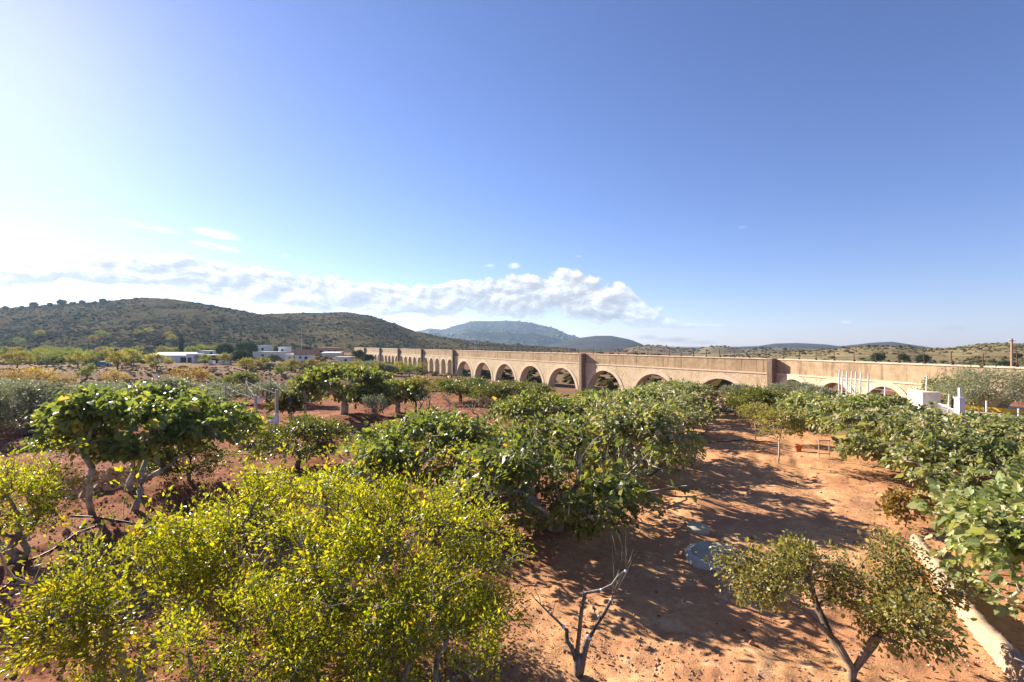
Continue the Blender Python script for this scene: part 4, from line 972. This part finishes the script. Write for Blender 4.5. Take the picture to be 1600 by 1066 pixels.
# ------------------------------------------------------------------ yard by the right end of the aqueduct
def sheet(name, label, pts, z, mat, cat, step=1.0):
    V = [(x, y, z) for x, y in pts]; me = np_mesh(name, V, [np.array([list(range(len(V)))])]); o = link(name, me, mat); tag(o, label, cat, kind='structure'); return o
sheet('yard_paving', 'pale sandy yard at the foot of the aqueduct on the right', [(23.6, 29.0), (60, 24), (60, 36), (41.5, 34.0), (36, 40.5), (27.5, 41)], .12, M['yard'], 'paving')
x, y = atY(1452, 31); gh = empty('yard_wall', (x, y, 0)); tag(gh, 'freestanding cream-white wall block in the yard beside the blue tarpaulin', 'wall')
mb = MB(); mb.box((0, 0, .92), (1.15, .3, 1.85)); mb.build('wall', M['cream'], gh); mb = MB(); mb.box((.48, 1.2, .95), (.18, 2.0, 1.85)); mb.build('side_wall', M['cream'], gh); mb = MB(); mb.box((0, 0, 1.87), (1.25, .38, .06)); mb.build('coping', M['cream'], gh)
x, y = atY(1499, 26.5); o = MB().box((0, 0, 1.0), (.32, .32, 2.0)).box((0, 0, 2.03), (.38, .38, .07)).build('gate_post', M['white_metal'], None, (x, y, 0)); tag(o, 'thick white gate post standing above the fig leaves', 'gate post')
o = MB().box((0, 0, 2.3), (.1, .1, .55)).build('pipe', M['white_metal'], None, (x, y, 0)); o.parent = None; tag(o, 'thin pipe sticking up from the thick white gate post', 'pipe')
gt = empty('yard_fence', (*atY(1475, 29), 0)); go = np.array(gt.location); tag(gt, 'white barred fence between the wall block and the gate post', 'fence')
a = np.array((*atY(1464, 30.6), 0)) - go; b = np.array((*atY(1495, 26.8), 0)) - go
mb = MB(); mb.tube([a + (0, 0, 1.25), b + (0, 0, 1.25)], .04, 5); mb.tube([a + (0, 0, .3), b + (0, 0, .3)], .03, 5); mb.build('rail', M['white_metal'], gt)
for k in range(22):
    p = a + (b - a) * (k + .5) / 22; mb = MB(); mb.tube([p + (0, 0, .3), p + (0, 0, 1.25)], .014, 4); mb.build('bar', M['white_metal'], gt)
wf = empty('wire_fence', (*atY(1550, 26), 0)); fo = np.array(wf.location); tag(wf, 'pale metal posts with wires right of the thick gate post', 'fence')
pp = []
for (px, Y, h) in [(1541, 27.5, 1.75), (1548, 24.2, 1.15), (1591, 24.5, 1.7), (1640, 24, 1.7)]:
    x, y = atY(px, Y); p = np.array((x - fo[0], y - fo[1], 0)); post(wf, p, h, .05, M['white_metal'], n=6); pp.append((p, h))
mb = MB(); mb.tube([pp[0][0] + (0, 0, 1.0), pp[2][0] + (0, 0, 1.0), pp[3][0] + (0, 0, 1.0)], .02, 4); mb.build('wire', M['white_metal'], wf)
cg = empty('court_fence', (*atY(1330, 41), 0)); fo = np.array(cg.location); tag(cg, 'row of tall white fence posts in front of the right-hand arches', 'fence')
pp = []
for (px, Y, h) in [(1310, 45, 2.6), (1315, 44, 2.5), (1322, 43, 2.5), (1329, 42, 2.6), (1335.5, 41, 2.6), (1343, 40, 2.6), (1355, 39, 2.55), (1381, 37.5, 1.7), (1421, 35.5, 1.5), (1446, 36, 2.6), (1481, 34, 1.5)]:
    x, y = atY(px, Y); p = np.array((x - fo[0], y - fo[1], 0)); post(cg, p, h, .055, M['white_metal'], lean=(.10, 0), n=6); pp.append(p)
mb = MB()
for hz in (.6, 1.4): mb.tube([q + np.array([0.05, 0, hz]) for q in pp], .012, 3, False)
mb.build('wire', M['white_metal'], cg)
x, y = atY(1391, 35.5); mb = MB(); nn = 9
gx, gy = np.meshgrid(np.linspace(-.75, .75, nn), np.linspace(-.5, .5, nn)); gzv = .62 - .25 * gx + .18 * np.sin(gx * 4 + gy * 3) - .3 * (gx ** 2 + gy ** 2)
V = np.stack([gx, gy, gzv], -1).reshape(-1, 3); V2 = V - np.array([0, 0, .3]); q = [(i * nn + j, i * nn + j + 1, (i + 1) * nn + j + 1, (i + 1) * nn + j) for i in range(nn - 1) for j in range(nn - 1)]
mb.add(V, q); mb.add(V2, q); e = [(j, j + 1) for j in range(nn - 1)]; mb.add(np.vstack([V[:nn], V2[:nn] - (0, 0, .2)]), [(a, b, b + nn, a + nn) for a, b in e])
o = mb.build('tarpaulin', M['blue'], None, (x, y, .12)); tag(o, 'bright blue tarpaulin over a pile near the white posts', 'tarpaulin')
x, y = atY(1580, 20.5); mb = MB(); mb.lathe([(.34, 0), (.36, .3), (.36, .62), (.38, .64), (.36, .68), (.36, .95), (.33, 1.0), (.001, 1.0)], n=20); o = mb.build('barrel', M['blue_plastic'], None, (x, y, gz(x, y) + .1), True); tag(o, 'blue plastic barrel by the yard fence', 'barrel')
mb = MB(); xa, ya = atY(1545, 25.5); mb.tube([(xa, ya, .35), (xa + 16, ya - 3.0, .38)], .10, 8)
o = MB(); x0, y0 = atY(1498, 36); x1, y1 = atY(1640, 32); dv = np.array((x1 - x0, y1 - y0)); ang = math.atan2(dv[1], dv[0])
o = o.box((0, 0, .22), (np.linalg.norm(dv), .25, .28)).build('kerb_barrier', M['yellow'], None, ((x0 + x1) / 2, (y0 + y1) / 2, .1)); o.rotation_euler = (0, 0, ang); tag(o, 'long low yellow-painted barrier at the foot of the aqueduct', 'barrier')
ft = round_tree('acacia_tree', 130, 3.6, 3.0, .9, 420, 16, 'grey_leaf', 'lance', .14, 'brown_bark', .09, .16, rnd_mu=.6); x, y = atY(1537, 33.5); place(ft, x, y, 0, (1.15, .7, 1.1), 'feathery grey-green tree against the right-hand arches', 'tree')
f = copy_thing(lem, (0, 0, 0)); x, y = atY(1488, 36.5); place(f, x, y, 1, .95, 'bright green bush left of the feathery tree, before an arch', 'bush')
f = copy_thing(ft, (0, 0, 0)); x, y = atY(1640, 32); place(f, x, y, 2, .8, 'feathery tree at the right edge below the aqueduct', 'tree')
x, y = atY(1581, 75); up = empty('utility_pole', (x, y, surf_z(x, y))); tag(up, 'wooden utility pole rising behind the aqueduct at the right', 'pole')
ztop = CAMZ + (YH - 529) / FPX * 75 - up.location.z
mb = MB(); mb.tube([(0, 0, -.3), (0, 0, ztop)], [.19, .14], 8); mb.build('post', M['pole_wood'], up); mb = MB(); mb.box((0, 0, ztop - .35), (1.0, .1, .1)); mb.build('crossarm', M['pole_wood'], up)
for s in (-.4, .4): mb = MB(); mb.lathe([(.04, 0), (.06, .08), (.03, .18), (.001, .2)], (s, 0, ztop - .3), 8); mb.build('insulator', M['white'], up)

# ------------------------------------------------------------------ fields, farmhouses and trees on the left
alm = [round_tree('almond_tree', 140 + k, 2.6, 3.9, .95, 240, 9, ['almond_leaf', 'almond_green', 'almond_leaf', 'almond_green'][k], 'oval', .19, 'dark_bark', .15, .2, lobes=9, shell=.9) for k in range(4)]
used = [False] * 4
def almond(k, px, Y, s, label, group=None, cat='almond tree'):
    x, y = atY(px, Y)
    if used[k]: f = copy_thing(alm[k], (0, 0, 0))
    else: f = alm[k]; used[k] = True
    return place(f, x, y, px * .37, s, label, cat, group)
for (k, px, Y, s, lb) in [(0, 184, 112, 1.05, 'almond with dark forked trunk, left of the white shed'), (2, 245, 108, 1.1, 'almond leaning over the field in front of the white shed'), (0, 122, 122, 1.0, 'yellowish almond in the field, third from the picture edge'),
                          (3, 73, 128, 1.0, 'green-tinged almond in the field, second from the picture edge'), (2, 27, 118, 1.1, 'leaning almond nearest the left picture edge'), (0, 205, 130, 1.15, 'tall round almond just behind the dark-forked one'),
                          (1, 137, 92, .75, 'small almond below the dark-forked almond, on the bank'), (2, 385, 118, .85, 'sparse almond in front of the dark-roofed hut'), (0, 410, 130, .8, 'almond in front of the grey flat-roofed building'), (2, 455, 118, .85, 'almond below the white farmhouse with the tiled roof'),
                          (3, 440, 104, .6, 'small green almond on the terrace edge below the farmhouse'), (0, 350, 150, .9, 'almond at the right end of the white shed'), (1, 320, 148, .8, 'almond in front of the open shed'), (0, 485, 125, .8, 'almond right of the farmhouse gable, in the field'),
                          (2, 590, 116, .8, 'sparse almond in the field left of the narrow arches'), (0, 628, 118, .85, 'yellowish almond just before the narrow arches'), (3, 640, 112, .9, 'thin almond in front of the narrow arches'), (2, 560, 125, .75, 'almond in the field below the white field wall')]:
    almond(k, px, Y, s, lb)
rng = np.random.default_rng(150)
def scatter(n, pxr, Yr, ks, sr, label, group, cat):
    for i in range(n):
        almond(ks[rng.integers(len(ks))], rng.uniform(*pxr), rng.uniform(*Yr), rng.uniform(*sr), label, group, cat)
scatter(46, (-60, 420), (190, 330), [0, 1, 3, 1], (.75, 1.25), 'yellow-green almond on the slope below the left hill', 'almonds on the slope below the left hill', 'almond tree')
def ground_H(u, Y): return np.maximum(ground_z(u * Y, Y, False), np.where((Y > 166), H_left(u, Y), -99))
scrub('scrub', 'low yellow-green growth covering the slope below the left hill', ground_H, 3600, (U(-120), U(440)), (175, 330), .95, 26, 'green_weed')
scrub('scrub', 'low dry growth on the far field margins', ground_H, 1500, (U(-120), U(230)), (132, 180), .6, 27, 'dry_weed')
scrub('scrub', 'dry weeds round the farm buildings and aqueduct foot', ground_H, 1500, (U(380), U(715)), (120, 215), .5, 28, 'dry_weed')
scrub('scrub', 'bushes on the far side of the aqueduct seen through the arches', lambda u, Y: ground_z(u * Y, Y, False), 5000, (U(640), U(1330)), (62, 235), .8, 30, 'scrub', lambda u, Y: Y > 48000 / (u * FPX + 470) + 5)
scrub('scrub', 'dry yellowing weeds over the lower almond field', lambda u, Y: ground_z(u * Y, Y, False), 5200, (U(-160), U(720)), (52, 135), .22, 29, 'dry_weed')
scatter(22, (-60, 230), (135, 190), [1, 3, 0], (.8, 1.15), 'green-yellow almond between the lower field and the slope', 'almonds behind the lower field', 'almond tree')
scatter(14, (500, 700), (122, 150), [0, 2, 3], (.45, .7), 'scrubby low almond near the foot of the narrow arches', 'low almonds by the narrow arches', 'almond tree')
orb = round_tree('autumn_tree', 160, 2.4, 2.7, .4, 260, 8, 'orange_leaf', 'oval', .13, 'brown_bark', .08, .17)
for i, (px, Y, s, lb) in enumerate([(290, 62, 1.1, 'orange-leaved tree behind the olives, below the white shed'), (50, 60, 1.05, 'orange-brown tree behind the olives near the picture edge'), (15, 57, 1.0, 'orange-brown tree at the very left edge behind the olives'), (100, 66, .7, 'small yellow-orange tree right of the orange-brown ones'), (180, 72, .8, 'faint orange tree behind the middle of the olive grove'), (478, 62, .8, 'yellowing tree left of the thick-trunked fig'), (500, 75, .85, 'orange-tinged tree behind the thick-trunked fig')]):
    f = orb if i == 0 else copy_thing(orb, (0, 0, 0)); x, y = atY(px, Y); place(f, x, y, i * 1.1, s, lb, 'tree')
x, y = atY(380, 62); f = copy_thing(lem, (0, 0, 0)); place(f, x, y, 0, .95, 'bright green round citrus behind the olives', 'citrus tree')
x, y = atY(343, 64); f = copy_thing(oli, (0, 0, 0)); place(f, x, y, 0, .5, 'small grey bush beside the bright green citrus', 'bush')
# dark pines, cypress and shrubs
pin = round_tree('pine_tree', 170, 4.6, 7.0, 1.5, 420, 20, 'pine_leaf', 'lance', .5, 'dark_bark', .3, .38, lobes=30)
for i, (px, Y, s, lb) in enumerate([(352, 188, .75, 'left of the two dark round pines behind the shed'), (385, 186, .85, 'right of the two dark round pines, beside the white block'), (378, 150, .62, 'dark round pine in front of the two pines, above the hut'), (440, 205, .6, 'dark tree behind the water tank roof'), (480, 212, .55, 'dark tree behind the farmhouse roof'), (880, 150, .52, 'round dark pine standing behind the aqueduct wall'),
                                  (205, 205, .45, 'dark bush between the slope almonds and the cypress'), (185, 208, .42, 'dark bush left of the cypress'), (320, 225, .45, 'dark bush right of the cypress'), (575, 165, .45, 'dark tree at the far end of the aqueduct'), (560, 185, .5, 'dark tree behind the far end of the aqueduct')]):
    f = pin if i == 0 else copy_thing(pin, (0, 0, 0)); x, y = atY(px, Y); place(f, x, y, i * 1.3, s, lb, 'tree')
for i in range(9):
    f = copy_thing(pin, (0, 0, 0)); px = [8, 34, 52, 78, 96, 112, 128, 148, 160][i]; x, y = atY(px, 505); place(f, x, y, i, [.55, .4, .8, .55, .9, .45, .6, .4, .7][i], ORD[i] + ' dark pine from the left along the left hill crest', 'pine tree', 'pines on the left hill crest')
for i, (px, Y) in enumerate(sorted([(1285, 210), (1372, 230), (1412, 240), (1442, 235), (1330, 170), (1475, 160), (1510, 165), (1572, 170), (1400, 165), (1590, 240)])):
    f = copy_thing(pin, (0, 0, 0)); x, y = atY(px, Y); place(f, x, y, i, .42 + .1 * (i % 3), ORD[i] + ' round green tree from the left on the dry right hillside', 'tree', 'trees on the right hillside')
rng = np.random.default_rng(180); tg = crown_points(rng, 260, (0, 0, 4.6), (.8, .8, 4.5), 30, .15, .5, .4, .3)
f = make_tree('cypress_tree', (0, 0, 0), 180, [np.array([(0, 0, -.2), (0, 0, 3), (0, 0, 6), (0, 0, 8.4)])], tg, 'dark_bark', 'pine_leaf', 'lance', .45, 16, .16, .16)
x, y = atY(283, 215); place(f, x, y, 0, (1, 1, 1.0), 'single dark slender cypress above the white shed', 'cypress')
bg_ = round_tree('bougainvillea', 181, 2.6, 2.8, .2, 200, 18, 'flower', 'oval', .3, 'dark_bark', .1, .25); x, y = atY(156, 205); place(bg_, x, y, 0, .9, 'magenta flowering bougainvillea bush on the slope', 'shrub')
lowo = [(590, 118, .95), (580, 122, .9), (605, 116, .8), (545, 132, .7), (520, 138, .7), (560, 140, .7)]
for i, (px, Y, s) in enumerate(lowo):
    f = copy_thing(oli2, (0, 0, 0)); x, y = atY(px, Y); place(f, x, y, i, s * 1.3, ORD[sorted(q[0] for q in lowo).index(px)] + ' olive from the left before the narrow far arches', 'olive tree', 'olives before the narrow arches')

def house(name, label, px0, px1, Y, h, depth, mat, roof='flat', rmat='metal_roof', windows=(), door=None, rz=0.0, cat='house', rise=1.3, dz=0.0):
    x0, _ = atY(px0, Y); x1, _ = atY(px1, Y); w = abs(x1 - x0); xc = (x0 + x1) / 2; root = empty(name, (xc, Y + depth / 2, surf_z(xc, Y) - .3 + dz), rz); tag(root, label, cat)
    MB().box((0, 0, h / 2), (w, depth, h)).build('wall', M[mat], root)
    if roof == 'flat': MB().box((0, 0, h + .1), (w + .5, depth + .5, .22)).build('roof', M[rmat], root)
    elif roof == 'shed':
        mb = MB(); mb.add([(-w / 2 - .4, -depth / 2 - .5, h + .02), (w / 2 + .4, -depth / 2 - .5, h + .02), (w / 2 + .4, depth / 2 + .3, h + rise), (-w / 2 - .4, depth / 2 + .3, h + rise)] + [(-w / 2 - .4, -depth / 2 - .5, h + .17), (w / 2 + .4, -depth / 2 - .5, h + .17), (w / 2 + .4, depth / 2 + .3, h + rise + .15), (-w / 2 - .4, depth / 2 + .3, h + rise + .15)], [(3, 2, 1, 0), (4, 5, 6, 7), (0, 1, 5, 4), (1, 2, 6, 5), (2, 3, 7, 6), (3, 0, 4, 7)]); mb.build('roof', M[rmat], root)
    else:                                   # gable with its ridge running across
        a, b = w / 2, depth / 2; mb = MB(); mb.add([(a, -b, h), (a, b, h), (a, 0, h + rise), (-a, -b, h), (-a, b, h), (-a, 0, h + rise)], (), [(0, 1, 2), (4, 3, 5)]); mb.build('gable', M[mat], root)
        e = .35; k = rise / b; mb = MB()
        for s in (-1, 1):
            z0 = h - e * k; V = [(-a - e, s * (b + e), z0), (a + e, s * (b + e), z0), (a + e, 0, h + rise), (-a - e, 0, h + rise)]; V = V + [(p, q, r + .16) for p, q, r in V]
            mb.add(V, [(0, 1, 2, 3), (4, 5, 6, 7), (0, 1, 5, 4), (1, 2, 6, 5), (2, 3, 7, 6), (3, 0, 4, 7)])
        mb.build('roof', M[rmat], root)
    for (wx, wz, ww, wh) in windows:
        wn = MB().box((wx * w, -depth / 2 - .02, wz), (ww, .1, wh)).build('window', M['dark'], root); MB().box((wx * w, -depth / 2 - .06, wz - wh / 2 - .06), (ww + .2, .22, .1)).build('sill', M[mat], wn)
    if door: MB().box((door[0] * w, -depth / 2 - .02, door[2] / 2), (door[1], .1, door[2])).build('door', M['dark'], root)
    return root
house('farmhouse', 'white farmhouse with a red tiled gable roof', 457, 483, 168, 3.0, 6, 'white', 'gable', 'tile_roof', [(.12, 1.7, 1.0, 1.0), (-.2, 1.9, .7, .8)], rz=.35, rise=1.5)
house('farmhouse_annex', 'small white annex left of the tiled farmhouse', 446, 457, 168, 2.8, 5, 'white', 'flat', 'white', [(.1, 1.6, .7, .8)])
house('shed', 'long low white shed with a pale sloping roof', 234, 292, 160, 2.4, 5, 'white', 'shed', 'metal_roof', [], (.42, 2.2, 1.9), cat='shed', rise=.9)
house('shed', 'white gable-end shed block at the end of the long shed', 291, 302, 158, 3.0, 5, 'white', 'flat', 'white', [], (.0, 1.2, 2.0), cat='shed')
sh = empty('open_shed', (*atY(325, 160), surf_z(*atY(325, 160)) - .1)); tag(sh, 'open lean-to shelter with a flat sheet roof right of the long shed', 'shed')
MB().box((0, 1.5, 2.55), (11, 6, .16)).build('roof', M['metal_roof'], sh); MB().box((0, 4.2, 1.2), (10.5, .2, 2.5)).build('back_wall', M['dark'], sh)
for a in (-5, -1.7, 1.7, 5): post(sh, (a, -1.2, 0), 2.5, .09, M['post_wood'])
for i, (px, lb) in enumerate([(331, 'white water tank left of three beside the open shed'), (346, 'white water tank in the middle of three beside the open shed'), (357, 'white water tank right of three beside the open shed')]):
    x, y = atY(px, 150); tk = empty('water_tank', (x, y, surf_z(x, y) - .05)); tag(tk, lb, 'tank'); MB().box((0, 0, .62), (1.5, 1.2, 1.1)).build('tank', M['white'], tk); mb = MB(); mb.lathe([(.25, 1.17), (.25, 1.28), (.001, 1.3)], n=10); mb.build('lid', M['dark'], tk)
    mb = MB()
    for zz in (.15, .5, .9): mb.box((0, 0, zz), (1.56, 1.26, .05))
    mb.build('cage', M['wire'], tk)
house('hut', 'small hut with a dark blue-grey pitched roof', 373, 384, 150, 1.7, 4, 'dark', 'gable', 'metal_roof', cat='hut', rise=1.4, rz=1.2)
house('house', 'white cube house above the two dark pines', 403, 415, 200, 4.8, 6, 'white', 'flat', 'white', [(.1, 3.4, .9, 1.1)])
house('house', 'long grey flat-roofed building left of the farmhouse', 395, 446, 180, 3.0, 6, 'cream', 'flat', 'metal_roof', [(-.2, 1.7, 1, 1), (.1, 1.7, 1, 1)], cat='building')
house('roof_tank', 'white roof-top tank house behind the grey building', 435, 447, 186, 4.6, 4, 'white', 'flat', 'white', [(.0, 3.5, .7, .8)], cat='building')
house('house', 'white low wall-like building behind the pines', 312, 338, 205, 2.4, 5, 'white', 'flat', 'white', [(.2, 1.5, .9, .9)], cat='building')
house('house', 'pinkish long flat house behind the farmhouse', 492, 529, 215, 3.6, 7, 'adobe', 'flat', 'adobe', [(-.25, 2.0, 1, 1), (.1, 2.0, 1, 1), (.35, 2.0, 1, 1)], cat='house')
house('outbuilding', 'grey-white outbuilding below the pinkish house', 503, 530, 200, 1.8, 4, 'cream', 'shed', 'metal_roof', cat='building', rise=.5)
house('outbuilding', 'cream low outbuilding in the trees right of the farmhouse', 524, 547, 165, 2.4, 4, 'cream', 'flat', 'cream', [(.2, 1.4, .8, .8)], cat='building')
house('field_wall', 'long low white field wall below the cream outbuilding', 508, 536, 158, .8, .4, 'white', 'none' if False else 'flat', 'white', cat='wall')
house('house', 'pale distant house on the ridge before the blue mountain', 740, 748, 560, 5.5, 9, 'cream', 'flat', 'cream', [(.1, 3.6, 1.4, 1.6)], dz=0)
house('house', 'low distant house left of the pale ridge house', 724, 738, 565, 3.5, 9, 'adobe', 'flat', 'adobe', [(.1, 2.2, 1.2, 1.2)])
x, y = atY(471, 190); o = MB().tube([(0, 0, 0), (0, 0, 11.5)], [.12, .06], 6).build('mast', M['white_metal'], None, (x, y, surf_z(x, y) - .2)); tag(o, 'thin white mast above the farmhouse', 'mast')
x, y = atY(162, 128); cr = empty('parked_car', (x, y, surf_z(x, y)), .3); tag(cr, 'small dark car parked among the almonds', 'car')
mb = MB(); prof = [(-2, .35), (-2.05, .75), (-1.2, .85), (-.7, 1.4), (.8, 1.42), (1.4, .92), (2.05, .8), (2.1, .35)]
V = [(a, s * .82, b) for s in (-1, 1) for a, b in prof]; k = len(prof); mb.add(V, [(i, (i + 1) % k, k + (i + 1) % k, k + i) for i in range(k)] + [(0, 1, 6, 7), (k + 7, k + 6, k + 1, k), (1, 2, 5, 6), (k + 6, k + 5, k + 2, k + 1), (2, 3, 4, 5), (k + 5, k + 4, k + 3, k + 2)]); mb.build('body', M['blue_plastic'], cr)
for a in (-1.3, 1.3):
    for s in (-.8, .8): mb = MB(); mb.tube([(a, s - .1, .33), (a, s + .1, .33)], .33, 12); mb.build('wheel', M['hose'], cr)

# ------------------------------------------------------------------ haze
m, t, out = mat_new('haze'); pv = t.node('ShaderNodeVolumePrincipled'); pv.inputs['Color'].default_value = (.50, .72, 1.0, 1); pv.inputs['Density'].default_value = 0.00009; pv.inputs['Anisotropy'].default_value = 0.35
t.l.new(pv.outputs[0], out.inputs['Volume'])
hb = MB().box((0, 2100, 75), (12000, 5400, 246)).build('haze', m); tag(hb, 'thin bluish haze over the whole valley', 'haze', kind='stuff')
